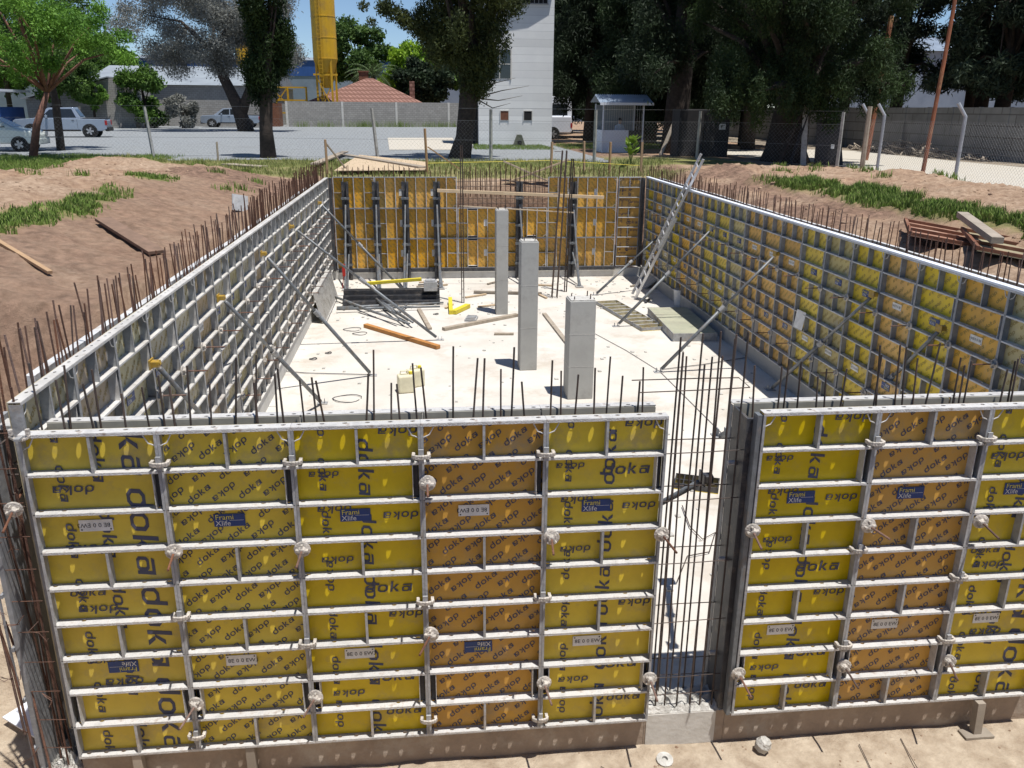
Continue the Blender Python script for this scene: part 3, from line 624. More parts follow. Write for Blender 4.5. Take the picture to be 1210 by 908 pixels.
# ------------------------------------------------ rebars
RB={}
def rebarmesh(kind,L,seed):
    r=random.Random(seed); b=r.uniform(-.03,.03); c=r.uniform(-.03,.03)
    return MB().tube([(0,0,0),(b*.3,c*.3,L*.45),(b*.8,c*.7,L*.8),(b,c,L)],.0075,6).mesh('rebar',kind)
rm={k:[rebarmesh(m,L,i+ord(k)) for i in range(6)] for k,m,L in (('r','rust',1.0),('d','rebar',.95),('t','rebar',3.25))}
def rebar(k,x,y,z,lb,grp,s=1,tilt=.04):
    o=bpy.data.objects.new('rebar',rr.choice(rm[k])); COL.objects.link(o); o.location=(x,y,z); o.scale=(1,1,s); o.rotation_euler=(rr.uniform(-tilt,tilt),rr.uniform(-tilt,tilt),rr.uniform(0,6))
    return tag(o,lb,'rebar',grp)
nL=0
y=.35
while y<9.2:
    for xx in (-.17,-.33):
        rebar('r',xx+rr.uniform(-.02,.02),y+rr.uniform(-.05,.05),2.26,'rusty rebar standing in the nearer half of the left wall row','rebars of the left wall',s=rr.choice((1,.96,1.03,.9,.95)),tilt=.07); nL+=1
    y+=.165
y=3.2; nR=0
while y<13:
    for xx in (9.62,9.80):
        rebar('r',xx+rr.uniform(-.02,.02),y+rr.uniform(-.04,.04),2.27,'rusty rebar standing in the nearer half of the right wall row','rebars of the right wall',s=rr.uniform(.88,1.02),tilt=.05); nR+=1
    y+=.20
nF=0
for xa,xb,lb in ((.05,4.45,'dark rebar standing in the front wall left of the opening'),(5.3,7.7,'dark rebar standing in the front wall right of the opening')):
    x=xa
    while x<xb:
        rebar('d',x+rr.uniform(-.04,.04),rr.choice((.15,.33)),2.10,lb,'rebars of the front wall',s=rr.uniform(.86,1.12),tilt=.06); x+=.115; nF+=1
for k in range(12):
    x=4.60+.5*((k%6)/5)+rr.uniform(-.03,.03); rebar('t',x,.15 if k<6 else .34,-.06,'long dark rebar standing in the opening of the front wall','rebars in the wall opening',s=rr.uniform(.94,1.03),tilt=.008); nF+=1
sf=MB()
def sline(x0,y0,x1,y1,st,z,L):
    d=math.hypot(x1-x0,y1-y0); k=0
    while k*st<d:
        t=k*st/d; x=x0+(x1-x0)*t+rr.uniform(-.02,.02); y=y0+(y1-y0)*t+rr.uniform(-.02,.02); sf.tube([(x,y,z),(x+rr.uniform(-.03,.03),y+rr.uniform(-.03,.03),z+L*rr.uniform(.85,1.1))],.009,4); k+=1
for xx in (-.17,-.33): sline(xx,9.3,xx,19.9,.165,2.35,.95)
for xx in (9.62,9.8): sline(xx,13.1,xx,19.9,.2,2.3,.92)
for yy in (19.84,20.0): sline(-.2,yy,9.8,yy,.15,2.3,.9)
tag(obj('rebar_rows',sf,'rust'),'rows of far rusty rebars round the back of the pit','rebar',kind='stuff')
print('REBARS',nL,nR,nF)
# horizontal bars in walls and opening
for i,z in enumerate((.15,.32,.86,1.4,1.95,2.35,2.85)):
    dz=rr.uniform(-.02,.02)
    single('stirrup',MB().tube([(4.3,.13,z+dz),(4.8,.13,z),(5.14,.13,z+.01),(5.14,.36,z+.012),(4.8,.36,z+.015),(4.3,.36,z+dz+.02)],.0045,4),'rebar','thin horizontal stirrup round the long rebars in the opening, %s from the bottom'%ordl[i],'stirrup','stirrups in the wall opening')
class _H:
    def tube(s,p,r,n):
        a=p[0]; w='left wall' if a[0]<-.16 and len(p)==2 and p[1][1]>15 else 'right wall' if a[0]>9 else 'front wall'
        single('rebar',MB().tube(p,r,n),'rebar','horizontal rebar laced along the upright bars of the %s'%w,'rebar','horizontal rebars inside the wall forms')
hz=_H()
for xx in (-.17,-.33):
    for z in (2.2,2.4,2.6): hz.tube([(xx,.1,z),(xx,19.8,z)],.007,4)
for xx in (9.62,9.8):
    for z in (2.25,2.5,2.7): hz.tube([(xx,.4,z),(xx,19.8,z)],.007,4)
for yy in (.15,.33):
    for z in (2.1,2.35): hz.tube([(-.2,yy,z),(4.4,yy,z)],.007,4); hz.tube([(5.3,yy,z),(9.6,yy,z)],.007,4)
# rusty cage at the left wall end
cg=MB()
for k in range(5): x=-.25+.05*k; cg.tube([(x,rr.uniform(.0,.3),-.15),(x+.01,rr.uniform(.0,.3),3.0)],.008,5)
for k in range(11): z=.1+.26*k; cg.tube([(-.27,.04,z),(-.04,.0,z+.02)],.004,4)
single('rebar_cage',cg,'rust','rusty rebar cage showing at the open end of the left wall','rebar cage')
for i,(a,b) in enumerate((((-.42,-.02,1.9),(-.28,-.05,-.25)),((-.46,-.0,2.6),(-.33,-.04,.3)),((-.38,.1,1.2),(-.2,-.04,-.1)))):
    single('rebar',MB().tube([a,tuple((p+q_)/2+.02 for p,q_ in zip(a,b)),b],.009,6),'rust','long rusty bar leaning on the left wall end, %s from the left'%ordl[i],'rebar')
for k in range(16):
    tw=MB()
    z=rr.uniform(.1,2.5); x=rr.uniform(-.36,-.08); pts=[(x,-.02,z)]
    for q_ in range(4): pts.append((pts[-1][0]+rr.uniform(-.07,.06),-.02-rr.uniform(0,.06),pts[-1][2]+rr.uniform(-.08,.06)))
    tw.tube(pts,.0028,4); single('tie_wire',tw,'rust','rusty bent tie wire tail hanging at the left wall end','wire','tie wire tails at the left wall end')
p=[at(*q_,'z',-.33) for q_ in ((5,858),(48,832),(75,855),(48,888))]
ws=MB().add([(v.x,v.y,-.235+.01*i) for i,v in enumerate(p)]+[(v.x,v.y,-.247+.01*i) for i,v in enumerate(p)],[(0,1,2,3)[::-1],(4,5,6,7),(0,1,5,4),(1,2,6,5),(2,3,7,6),(3,0,4,7)])
single('white_board',ws,'whitesheet','white board lying on the dirt at the bottom left corner','board')
def fa(u,v,z=None): return at(u,v,'z',FL if z is None else z)
# ------------------------------------------------ side props
def prop(top,bot,lb,grp,head='ycast',n=1.0):
    t=Vector(top); b=Vector(bot); r_=thing('raking_prop',lb,'prop',b,group=grp); d=t-b
    obj('outer_tube',MB().tube([d*.03,d*.55],.034,10),'propsteel',r_,True)
    obj('inner_tube',MB().tube([d*.55,d*.97],.026,10),'propsteel',r_,True)
    obj('adjusting_nut',MB().tube([d*.53,d*.57],.048,10).tube([d*.55+Vector((-.07,0,0)),d*.55+Vector((.07,.0,0))],.009,5),'galvside',r_)
    obj('head',MB().box(-.04,.04,-.045,.045,-.03,.03,0,Matrix.Translation(d)).tube([d+Vector((-.045,.0,-.015)),d+Vector((.045,0,.015))],.03,8).box(-.05,-.035,-.07,.07,-.05,.05,0,Matrix.Translation(d)),head,r_,bev=.004)
    obj('foot',MB().box(-.09,.09,-.07,.07,.001,.012).box(-.045,-.035,-.03,.03,.012,.09).box(.035,.045,-.03,.03,.012,.09),'galvside',r_); return r_
gl='raking props of the left wall'; gr_='raking props of the right wall'
for i,(tu,tv,bu,bv) in enumerate(((184,430,300,560),(262,352,381,477),(312,300,440,444),(345,268,520,402),(378,240,478,345))):
    t=at(tu,tv,'x',XL+.07); b=fa(bu,bv); prop(t,b,'grey raking prop with yellow head on the left wall, %s from the camera'%ORD[i],gl)
for i,(tu,tv,bu,bv) in enumerate(((1113,388,1000,500),(1033,348,910,461),(918,300,778,440),(842,270,728,386),(780,278,703,349))):
    t=at(tu,tv,'x',XR-.06); b=fa(bu,bv); prop(t,b,'grey raking prop on the right wall, %s from the camera'%ORD[i],gr_,head='ycast' if i!=3 else 'galvside')
def tubeprop(t,b,lb,name='raking_prop'): return prop(t,b,lb,'props at the wall opening',head='darksteel')
tubeprop((5.02,.52,1.95),(3.9,2.6,FL),'grey raking prop seen through the wall opening, lower one')
tubeprop(at(905,487,'y',.62),at(852,516,'y',1.9),'grey raking prop seen above the wall opening, upper one')
# ------------------------------------------------ concrete columns
def column(ub,vb,ut,vt,w,d,lb,bolts=True):
    b=fa(ub,vb); h=at(ut,vt,'y',b.y).z-FL
    r_=thing('concrete_column',lb,'column',(b.x,b.y+d/2,FL),(0,0,R(2)),'concrete columns in the pit')
    obj('shaft',MB().box(-w/2,w/2,-d/2,d/2,0,h-.02),'conc',r_,bev=.012)
    [obj('form_seam',MB().box(-w/2-.0025,w/2+.0025,-d/2-.0025,d/2+.0025,(h-.02)*k-.004,(h-.02)*k+.003),'mortar',r_) for k in (.34,.67)]
    obj('cap_face',MB().box(-w/2+.02,w/2-.02,-d/2+.02,d/2-.02,h-.019,h-.002),'mortar',r_)
    for sx in(-1,1):
        for sy in (-1,1): obj('starter_bar',MB().tube([(sx*w*.3,sy*d*.3,h-.05),(sx*w*.31,sy*d*.3,h+.07+.02*sx)],.01,6),'rebar',r_)
column(593,372,593,248,.30,.30,'tall square concrete column farthest from the camera')
column(624,438,625,285,.34,.34,'tall square concrete column in the middle of the three')
column(685,472,688,355,.46,.42,'shortest and nearest concrete column, with starter bars on top')
# tall rebar cages for the next columns
def cage(u,v,vt,w,lb,n4=4,lean=0):
    b=fa(u,v); h=at(u,vt,'y',b.y).z-FL; m=MB()
    for sx,sy in ((-1,-1),(1,-1),(1,1),(-1,1))[:n4]: m.tube([(sx*w,sy*w,0),(sx*w+lean*.5,sy*w,h*.5),(sx*w*.8+lean,sy*w,h)],.013,6)
    if n4==4:
        k=.15
        while k<h: m.tube([(-w-.01,-w-.01,k),(w+.01,-w-.01,k),(w+.01,w+.01,k),(-w-.01,w+.01,k),(-w-.01,-w-.01,k)],.004,4); k+=.22
    single('rebar_cage',m,'rebar',lb,'rebar cage','rebar cages for columns',loc=b)
cage(547,358,172,.028,'tall slim bundle of column rebars standing left of the columns')
cage(655,352,178,.07,'tall brown rebar cage standing right of the farthest column',lean=.18)
cage(668,345,188,.03,'slim tall rebar bundle just right of the brown rebar cage',lean=.1)
# ------------------------------------------------ ladder
a0=fa(748,352); a1=at(832,186,'x',XR+.25); lad=thing('ladder','aluminium extension ladder leaning on the right formwork wall','ladder',a0); d=a1-a0; ux=d.normalized(); w=Vector((.0,1,0)); w=(w-ux*w.dot(ux)).normalized(); L=d.length; nn=ux.cross(w)
for s in (-1,1):
    obj('stile',MB().bar(w*s*.2,w*s*.2+ux*L*.62,.028,.07,up=nn),'alu',lad); obj('upper_stile',MB().bar(w*s*.165+nn*.05+ux*L*.40,w*s*.165+nn*.05+ux*L,.026,.06,up=nn),'alu',lad)
k=.25
while k<L*.6: obj('rung',MB().tube([w*-.2+ux*k,w*.2+ux*k],.018,6),'alu',lad); k+=.28
k=L*.42
while k<L-.1: obj('rung',MB().tube([w*-.165+nn*.05+ux*k,w*.165+nn*.05+ux*k],.018,6),'alu',lad); k+=.28
# ------------------------------------------------ clutter on the slab
def plank(a,b,w,h,m,lb,name='plank',z=None,cat='plank',grp='loose boards on the slab'):
    a=Vector(a);b=Vector(b); r_=single(name,MB().bar((0,0,0),b-a,w,h),m,lb,cat,grp,loc=a,bev=.004); return r_
def fp2(u,v,dz): p=fa(u,v); return (p.x,p.y,FL+dz)
plank(fp2(432,387,.05),fp2(518,413,.05),.12,.08,'plank_orange','orange-brown wooden beam lying on the slab in front of the prop heap',name='wooden_beam')
plank(fp2(524,391,.04),fp2(611,374,.04),.12,.07,'woodgrey','weathered grey board lying left of the middle column')
plank(fp2(584,396,.03),fp2(607,396,.03),.08,.04,'woodgrey','very short grey board on the slab left of the middle column')
plank(fp2(643,372,.03),fp2(671,408,.03),.10,.04,'woodgrey','grey board lying between the middle and nearest columns')
plank(fp2(495,367,.03),fp2(508,390,.03),.10,.05,'woodgrey','short grey board pointing at the camera beside the prop heap')
plank(fp2(640,323,.08),fp2(701,322,.14),.14,.12,'darksteel','black steel beam lying behind the columns at the foot of the back wall',name='steel_beam',cat='beam')
plank(fp2(560,347,.05),fp2(640,349,.05),.10,.06,'woodgrey','grey board lying behind the farthest column')
# stacked black beams with yellow beam
p0=fa(405,362); p1=fa(520,360); st=thing('beam_stack','neat row of black steel walers stacked on the slab near the back left','beam stack',p0); d=(p1-p0); L=d.length
for i in range(3):
    o=obj('waler',MB().box(0,L,.0+i*.36,.08+i*.36,.02,.12).box(0,L,.16+i*.36,.24+i*.36,.02,.12).box(.1,.2,.08+i*.36,.16+i*.36,.05,.09).box(L-.5,L-.4,.08+i*.36,.16+i*.36,.05,.09),'darksteel',st)
for j,(y_,z_) in enumerate(((.18,.125),(.56,.125),(.37,.235))): obj('waler',MB().box(0,L,y_,y_+.08,z_,z_+.10).box(0,L,y_+.16,y_+.24,z_,z_+.10).box(.1,.2,y_+.08,y_+.16,z_+.03,z_+.07).box(L-.5,L-.4,y_+.08,y_+.16,z_+.03,z_+.07),'darksteel',st)
tag(obj('clamp_box',MB().box(0,.36,0,.3,0,.25).box(.05,.31,.04,.26,.25,.29),'galvside',loc=(p0.x+L-.42,p0.y+.1,FL+.34),bev=.01),'dusty grey steel box on the right end of the black beam stack','box')
ya=at(430,345,'z',.18);yb=at(498,337,'z',.3)
plank((ya.x,ya.y+.5,.30),(yb.x,yb.y+.5,.36),.12,.08,'ybeam','bright yellow beam lying on the black beam stack',name='yellow_beam',cat='beam')
plank(fp2(532,358,.10),fp2(533,372,.05),.10,.12,'ybeam','short yellow beam end standing beside the black beam stack',name='yellow_beam',cat='beam')
plank(fp2(536,372,.06),fp2(553,364,.06),.14,.10,'ybeam','thick yellow beam offcut right of the prop heap',name='yellow_beam',cat='beam')
single('steel_tray',MB().box(-.14,.14,-.22,.22,0,.05).box(-.11,.11,-.18,-.1,.05,.08).box(-.11,.11,-.03,.05,.05,.08).box(-.11,.11,.11,.18,.05,.08),'galvside','small dusty slotted plate right of the yellow offcut','plate',loc=fp2(557,378,.0),rot=(0,0,-.2))
# loose props heap
hp=[((398,366),(524,360)),((398,370),(520,366)),((425,370),(484,388)),((440,352),(488,388)),((455,366),(482,381)),((445,360),(478,386)),((470,372),(482,364)),((388,352),(470,386))]
for i,(a,b) in enumerate(hp):
    a=fp2(*a,.05+.05*(i%3)); b=fp2(*b,.05+.03*(i%4)); single('steel_prop',MB().tube([(0,0,0),(Vector(b)-Vector(a))*.55],.034,8).tube([(Vector(b)-Vector(a))*.55,(Vector(b)-Vector(a))],.025,8),'propsteel','loose grey steel prop, %s in the heap in front of the black beams'%ordl[i],'prop','loose props in a heap',loc=a,smooth=True)
# formwork panels lying on the slab
c=[fa(*q_) for q_ in ((704,360),(728,357),(776,386),(758,392))]
def flat(name,corners,h,mats,lb,cat,grid=0,z=FL):
    v0=corners[0]; ex=(corners[1]-corners[0]); ey=(corners[3]-corners[0]); W=ex.length; Hh=ey.length
    ang=math.atan2(ey.y,ey.x)
    r_=thing(name,lb,cat,(v0.x,v0.y,z),(0,0,ang)); s=1 if ex.cross(ey).z<0 else -1
    return r_,Hh,W,s
r_,Lx,Wy,s=flat('formwork_panel',c,.09,None,'yellow-backed narrow formwork panel lying ribs up on the slab behind the nearest column','formwork panel')
Wy=.6; s=1
obj('plywood_sheet',MB().box(0,Lx,.0,s*Wy,.0,.012),'yellow',r_)
fm=MB().box(0,Lx,0,.012,.012,.09).box(0,Lx,Wy-.012,Wy,.012,.09).box(0,.012,.012,Wy-.012,.012,.09).box(Lx-.012,Lx,.012,Wy-.012,.012,.09); obj('frame',fm,'galvside',r_)
for k in range(1,9): obj('rib',MB().box(Lx*k/9-.03,Lx*k/9+.03,.012,Wy-.012,.012,.085),'galvside',r_)
c=[fa(*q_) for q_ in ((765,372),(810,366),(838,396),(795,404))]
ang=math.atan2((c[3]-c[0]).y,(c[3]-c[0]).x); r_=thing('formwork_panel','two grey-green formwork panels stacked face up on the slab, right of the ribbed one','formwork panel',(c[0].x,c[0].y,FL),(0,0,ang)); Lx=(c[3]-c[0]).length
MT['greenply']=mat('grey_green_plywood',(.40,.40,.30),.8,(.32,.33,.25),2.5,stain=(.28,.27,.22),sscale=2)
obj('plywood_sheet',MB().box(.012,.74*.99,.012,1.0,.10,.186).box(.76,Lx-.012,.012,1.0,.10,.186),'greenply',r_); obj('frame',MB().box(0,Lx,0,.011,.0,.188).box(0,Lx,1.001,1.012,.0,.188).box(0,.011,.011,1.001,0,.188).box(Lx-.011,Lx,.011,1.001,0,.188),'galvside',r_)
p=fa(823,575); r_=thing('formwork_panel','small formwork panel lying ribs up on the slab beyond the wall opening','formwork panel',(p.x,p.y,FL),(0,0,R(-22)))
obj('plywood_sheet',MB().box(-.3,.3,-.17,.17,0,.012),'yellow',r_); fm=MB().box(-.3,.3,-.17,-.155,.012,.09).box(-.3,.3,.155,.17,.012,.09)
for k in range(6): fm.box(-.3+.117*k,-.285+.117*k,-.155,.155,.012,.085)
fm.box(-.28,.28,-.01,.01,.012,.08); obj('frame',fm,'darksteel',r_)
# panel leaning at the left wall
b0=fa(350,380);b1=fa(384,330); lp=thing('formwork_panel','grey wired formwork panel leaning against the far end of the left wall','formwork panel',(0.26,b0.y-.3,FL+.02),(0,R(-14),0))
lm_=MB(); Ll=3.4
lm_.box(0,.10,0,Ll,.0,.02); lm_.box(0,.10,0,Ll,1.05,1.08); lm_.box(0,.10,0,.02,.02,1.05); lm_.box(0,.10,Ll-.02,Ll,.02,1.05)
for k in range(1,17): lm_.box(.02,.09,Ll*k/17-.01,Ll*k/17+.01,.02,1.05)
lp.scale=(1,.85,.7); obj('frame',lm_,'ribleft',lp); obj('plywood_sheet',MB().box(0,.018,.02,Ll-.02,.02,1.05),'worn',lp)
rp_=at(388,318,'z',.5); rd=MB().tube([(0,0,.9),(.03,.02,.5),(.12,-.1,0)],.02,6).tube([(0.05,0,.9),(.0,.05,.5),(-.08,.1,0)],.02,6).box(-.04,.08,-.02,.04,.5,.95)
single('red_stand',rd,'red','red folded stand at the far end of the left wall','stand',loc=(.42,18.3,FL))
bpy.data.objects['red_stand'].scale=(.7,.7,.75)
# bucket, jugs, box
p=fa(803,361); bk=thing('bucket','white plastic bucket by the foot of the right wall','bucket',(p.x,p.y,FL)); obj('body',MB().lathe([(.13,0),(.14,.05),(.165,.36),(.17,.38),(.155,.38),(.15,.34),(.125,.03)],18),'plastic',bk,True); obj('handle',MB().tube([(.17*math.cos(t),.01,.36-.12*math.sin(t)) for t in [PI*k/8 for k in range(9)]],.005,5),'galv',bk)
bk.scale=(1.1,1.1,1.15)
p=fa(480,463); jg=thing('jerrycan','cloudy plastic jerrycan with yellow cap on the slab behind the front rebars','jerrycan',(p.x,p.y,FL),(0,0,.2)); obj('body',MB().box(-.15,.15,-.11,.11,0,.33),'jug',jg,bev=.03); obj('cap',MB().lathe([(.035,.34),(.035,.38),(.02,.385)],10,0,Matrix.Translation((.09,0,0))),'ybeam',jg); obj('handle',MB().tube([(-.1,0,.33),(-.09,0,.40),(.03,0,.40),(.04,0,.33)],.014,6),'jug',jg)
copy_tree(jg,(p.x+.17,p.y+.33,FL),(0,0,.5),'cloudy plastic jerrycan standing right behind the other jerrycan')
p=fa(745,330); r_=p
single('grey_slab',MB().box(-.3,.3,-.25,.25,0,.05),'conc','small grey slab leaning on the kicker behind the white bucket','slab',loc=(9.25,p.y-1.2,FL+.1),rot=(0,R(-38),0))
single('notice_sheet',MB().box(-.004,0,-.16,.16,-.16,.16),'white','white paper sheet fixed to a rib of the right formwork wall','paper',loc=at(945,378,'x',XR-.015),rot=(0,R(8),R(3)))
# long white timber across the soldier beams
plank((3.15,YB-.22,2.53),(8.1,YB-.34,2.33),.09,.09,'woodpale','long pale timber rail tied across the back wall soldiers',name='timber_rail',cat='rail')
plank((3.75,YB-1.3,2.20),(7.0,YB-1.5,2.02),.03,.03,'woodpale','thin pale batten behind the top of the farthest column',name='batten')
plank((5.0,YB+.9,2.55),(7.2,YB+.8,3.35),.05,.05,'woodpale','thin timber brace rising to the right behind the missing panel',name='batten')
plank((5.2,YB+.9,3.3),(7.3,YB+.8,2.4),.05,.05,'woodpale','thin timber brace falling to the right behind the missing panel',name='batten')
# wires, rings, debris on slab
for i,(u,v,s) in enumerate(((410,472,.25),(370,425,.07),(388,418,.06),(515,372,.06),(416,390,.2),(425,395,.16))):
    p=fa(u,v); single('wire_ring',MB().tube([(s*math.cos(t)*(1+.1*math.sin(3*t)),s*.8*math.sin(t),.01+.01*math.sin(2*t)) for t in [2*PI*k/14*.95 for k in range(15)]],.008 if s>.1 else .012,5),'darksteel','dark %s wire ring lying on the slab, %s of the rings'%('large' if s>.1 else 'small',ordl[i]),'wire ring','wire rings on the slab',loc=(p.x,p.y,FL+.004))
dbr=random.Random(4)
db=MB()
for k in range(420):
    if k<260: x,y=dbr.uniform(.1,9),dbr.uniform(14.5,19.3)
    else: x,y=dbr.uniform(.05,9.2),dbr.uniform(.8,14)
    s=dbr.uniform(.01,.035); db.box(x-s,x+s,y-s*1.4,y+s,FL+.001,FL+s*.7,0)
tag(obj('rubble_crumbs',db,'mortar'),'crumbs of mortar scattered on the pale slab','rubble',kind='stuff')
for i in range(14):
    x,y=dbr.uniform(.6,8.8),dbr.uniform(15,19); a=dbr.uniform(0,3); single('offcut',MB().bar((0,0,.03),(math.cos(a)*dbr.uniform(.3,1.),math.sin(a)*.5,.03),.06,.035),dbr.choice(['woodgrey','woodpale','darksteel']),'small offcut lying on the slab near the back wall','offcut','offcuts scattered near the back wall',loc=(x,y,FL))
hose=[fa(u,v) for u,v in ((703,395),(740,415),(780,440),(840,500),(900,560))]; single('string_line',MB().tube([(p.x,p.y,FL+.012) for p in hose],.006,4),'darksteel','thin dark cord running across the slab towards the opening','cord')
hose=[fa(u,v) for u,v in ((780,438),(830,432),(880,424))]; single('string_line',MB().tube([(p.x,p.y,FL+.02) for p in hose],.008,4),'darksteel','dark cord from the prop foot to the right wall','cord')
hose=[fa(u,v) for u,v in ((320,438),(360,442),(400,443),(440,444))]; single('string_line',MB().tube([(p.x,p.y,FL+.02) for p in hose],.008,4),'darksteel','dark cord from the left wall foot to the prop foot','cord')
hose=[fa(u,v) for u,v in ((806,600),(815,625),(830,640),(845,632),(838,655),(812,660),(800,690))]; single('bent_bar',MB().tube([(p.x,p.y,FL+.03) for p in hose],.007,5),'rebar','tangled thin bent bar on the slab behind the opening','bar')
st_=MB(); 
single('stone',MB().lathe([(.02,0),(.06,.02),(.07,.07),(.05,.12),(.01,.14)],7),'mortar','pale lump of mortar on the dirt below the right front panels','stone',loc=(at(898,886,'z',-.31).x,-.06,-.32),rot=(.3,.2,.5))
single('round_washer',MB().lathe([(.07,0),(.07,.03),(.025,.035),(.024,.01)],14),'mortar','round dusty concrete spacer on the dirt in front of the opening','spacer',loc=(at(785,898,'z',-.32).x,-.1,-.33),rot=(.2,0,0))
gp=random.Random(8); ms=MB()
def clod(x,y,z,s):
    n=5; a0=gp.uniform(0,6); vs=[(x,y,z+s*gp.uniform(.5,1.))]+[(x+math.cos(a0+k*2*PI/n)*s*gp.uniform(.6,1.5),y+math.sin(a0+k*2*PI/n)*s*gp.uniform(.6,1.5),z+s*gp.uniform(-.1,.4)) for k in range(n)]+[(x+math.cos(a0+k*2*PI/n)*s,y+math.sin(a0+k*2*PI/n)*s,z-s-.02) for k in range(n)]
    ms.add(vs,[(0,1+k,1+(k+1)%n) for k in range(n)]+[(1+k,6+k,6+(k+1)%n,1+(k+1)%n) for k in range(n)])
for k in range(700):
    x,y=gp.uniform(-2,11),gp.uniform(-2.2,.08); s=gp.uniform(.003,.014)*(2 if k%40==0 else 1); clod(x,y,hgt(x,y),s)
for k in range(6000):
    x,y=(gp.uniform(-10,-3) if k%4 else gp.uniform(-3,-.7),gp.uniform(1.5,21)) if k%2 else (gp.uniform(10.1,18),gp.uniform(4,22)); s=gp.uniform(.006,.03)*(2.6 if k%23==0 else 1)
    if NZ.noise(Vector((x*.6,y*.6,4)))>-.15: clod(x,y,hgt(x,y),s)
tag(obj('clods',ms,'earth'),'clods and crumbs of dry earth scattered around the pit','clods',kind='stuff')
for i in range(6):
    x=.7+1.3*i+gp.uniform(-.5,.5); single('crack_line',MB().tube([(0,.06,.012),(.03,-.1,.01),(.05+.03*gp.random(),-.3,.012),(.13,-.45,.012)],.0035,4),'rebar','thin dark line standing for a crack in the dirt at right angles to the footing','wire','crack lines on the dirt in front of the footing',loc=(x,-.08-.1*gp.random(),hgt(x,-.2)+.004),rot=(0,0,gp.uniform(-.7,.7)))  # slim added tubes stand for cracks in the dirt
# ------------------------------------------------ left bank
def onground(u,v,z=3.0):
    p=at(u,v,'z',z)
    for _ in range(12): p=at(u,v,'z',float(hgt(p.x,p.y)))
    return p
def lie(a,b,w,t,m,lb,name='board',cat='board',up=.03):
    if a[0]>360: up=.14
    a=onground(*a)+Vector((0,0,t*.5+up)); b=onground(*b)+Vector((0,0,t*.5+up)); return single(name,MB().bar((0,0,0),b-a,w,t),m,lb,cat,loc=a,bev=.005)
MT['woodbrown']=mat('muddy_brown_timber',(.24,.155,.11),.85,(.15,.10,.07),5)
lie((122,263),(186,303),.24,.05,'woodbrown','long brown plank lying down the left earth bank')
lie((-6,287),(60,327),.06,.04,'wood','thin stick lying on the left bank at the picture edge',name='stick',cat='stick')
p=onground(284,248); single('sheet_offcut',MB().box(-.16,.16,-.015,.015,0,.34),'galvside','grey sheet offcut propped behind the far left rebars','sheet',loc=(p.x,p.y,p.z-.03),rot=(R(-25),R(12),R(30)))
# back edge timbers
lie((372,200),(408,184),.30,.06,'woodgrey','short grey board on the back edge left of the big plywood sheet')
lie((408,188),(500,204),.34,.06,'woodgrey','long pale plank slanting across the back edge of the pit',name='plank',cat='plank')
c=[onground(*q_) for q_ in ((425,187),(505,196),(505,206),(395,207))]; single('plywood_sheet',MB().add([(v.x,v.y,v.z+.12) for v in c]+[(v.x,v.y,v.z+.14) for v in c],[(0,1,2,3),(7,6,5,4),(0,4,5,1),(1,5,6,2),(2,6,7,3),(3,7,4,0)]),'woodpale','pale plywood sheet lying behind the back wall under the plank','plywood')
c=[at(*q_,'z',G+.04) for q_ in ((458,163),(535,163),(540,177),(460,177))]; single('concrete_pad',MB().add([(v.x,v.y,v.z) for v in c]+[(v.x,v.y,v.z-.06) for v in c],[(0,1,2,3)[::-1],(4,5,6,7),(0,1,5,4),(1,2,6,5),(2,3,7,6),(3,0,4,7)]),'road','pale concrete pad in the gravel yard left of the leaning cypress','pad')
lie((268,196),(310,199),.5,.05,'woodgrey','grey board lying in the grass below the first cypress')
# stakes with tape
gs='timber stakes behind the pit'
SK=[(258,192,168,'pale'),(387,206,165,'orange'),(505,206,152,'tall orange'),(651,205,168,'orange'),(690,205,167,'orange'),(720,205,168,'orange'),(757,207,168,'orange')]
pos=[]
for i,(u,v,vt,c_) in enumerate(SK):
    b=onground(u,v); h=at(u,vt,'y',b.y).z-b.z; pos.append((b,h)); single('stake',MB().box(-.035,.035,-.03,.03,-.1,h),'wood' if i else 'woodgrey','%s timber stake in the grass, %s from the left'%(c_,ordl[i]),'stake',gs,loc=b,rot=(rr.uniform(-.04,.04),rr.uniform(-.04,.04),rr.uniform(0,1)),bev=.004)
b,h=pos[1]; single('brace',MB().bar((b.x,b.y,b.z+h*.9),(b.x+.55,b.y+.5,b.z+.15),.05,.04),'woodgrey','slanting brace nailed to the second stake','brace')
b,h=pos[2]; single('brace',MB().bar((b.x+.03,b.y,b.z+h*.6),(b.x+1.1,b.y+.1,b.z+.15),.06,.04),'wood','slanting brace nailed to the tall stake','brace')
single('string_line',MB().tube([pos[2][0]+Vector((0,0,.35)),pos[3][0]+Vector((0,0,.42)),pos[6][0]+Vector((0,0,.30))],.008,4),'ybeam','pale yellow string between the stakes behind the back wall','string')
# right bank pallets
MT['rustsheet']=mat('pinkish_rust_sheet',(.40,.24,.17),.85,(.26,.13,.09),3,stain=(.5,.4,.32),sscale=2)
MT['greenrust']=mat('greenish_sheet',(.34,.31,.20),.85,(.24,.20,.13),3)
def pallet(u,v,w,l,rz,lb,tilt,sm='rustsheet'):
    p=onground(u,v); r_=thing('steel_form','','form'); r_.location=(p.x,p.y,p.z+.10); r_.rotation_euler=(tilt[0],tilt[1],rz); tag(r_,lb,group='rusty forms on the right bank')
    obj('sheet',MB().box(-w/2,w/2,-l/2,l/2,0,.012),sm,r_)
    for s in (-1,1): obj('side_rail',MB().box(s*w/2-.025,s*w/2+.025,-l/2,l/2,.013,.07),'rustplate',r_)
    for k in range(4): y=-l/2+.03+(l-.06)*k/3; obj('cross_rail',MB().box(-w/2+.031,w/2-.031,y-.025,y+.025,.014,.06),'rustplate',r_)
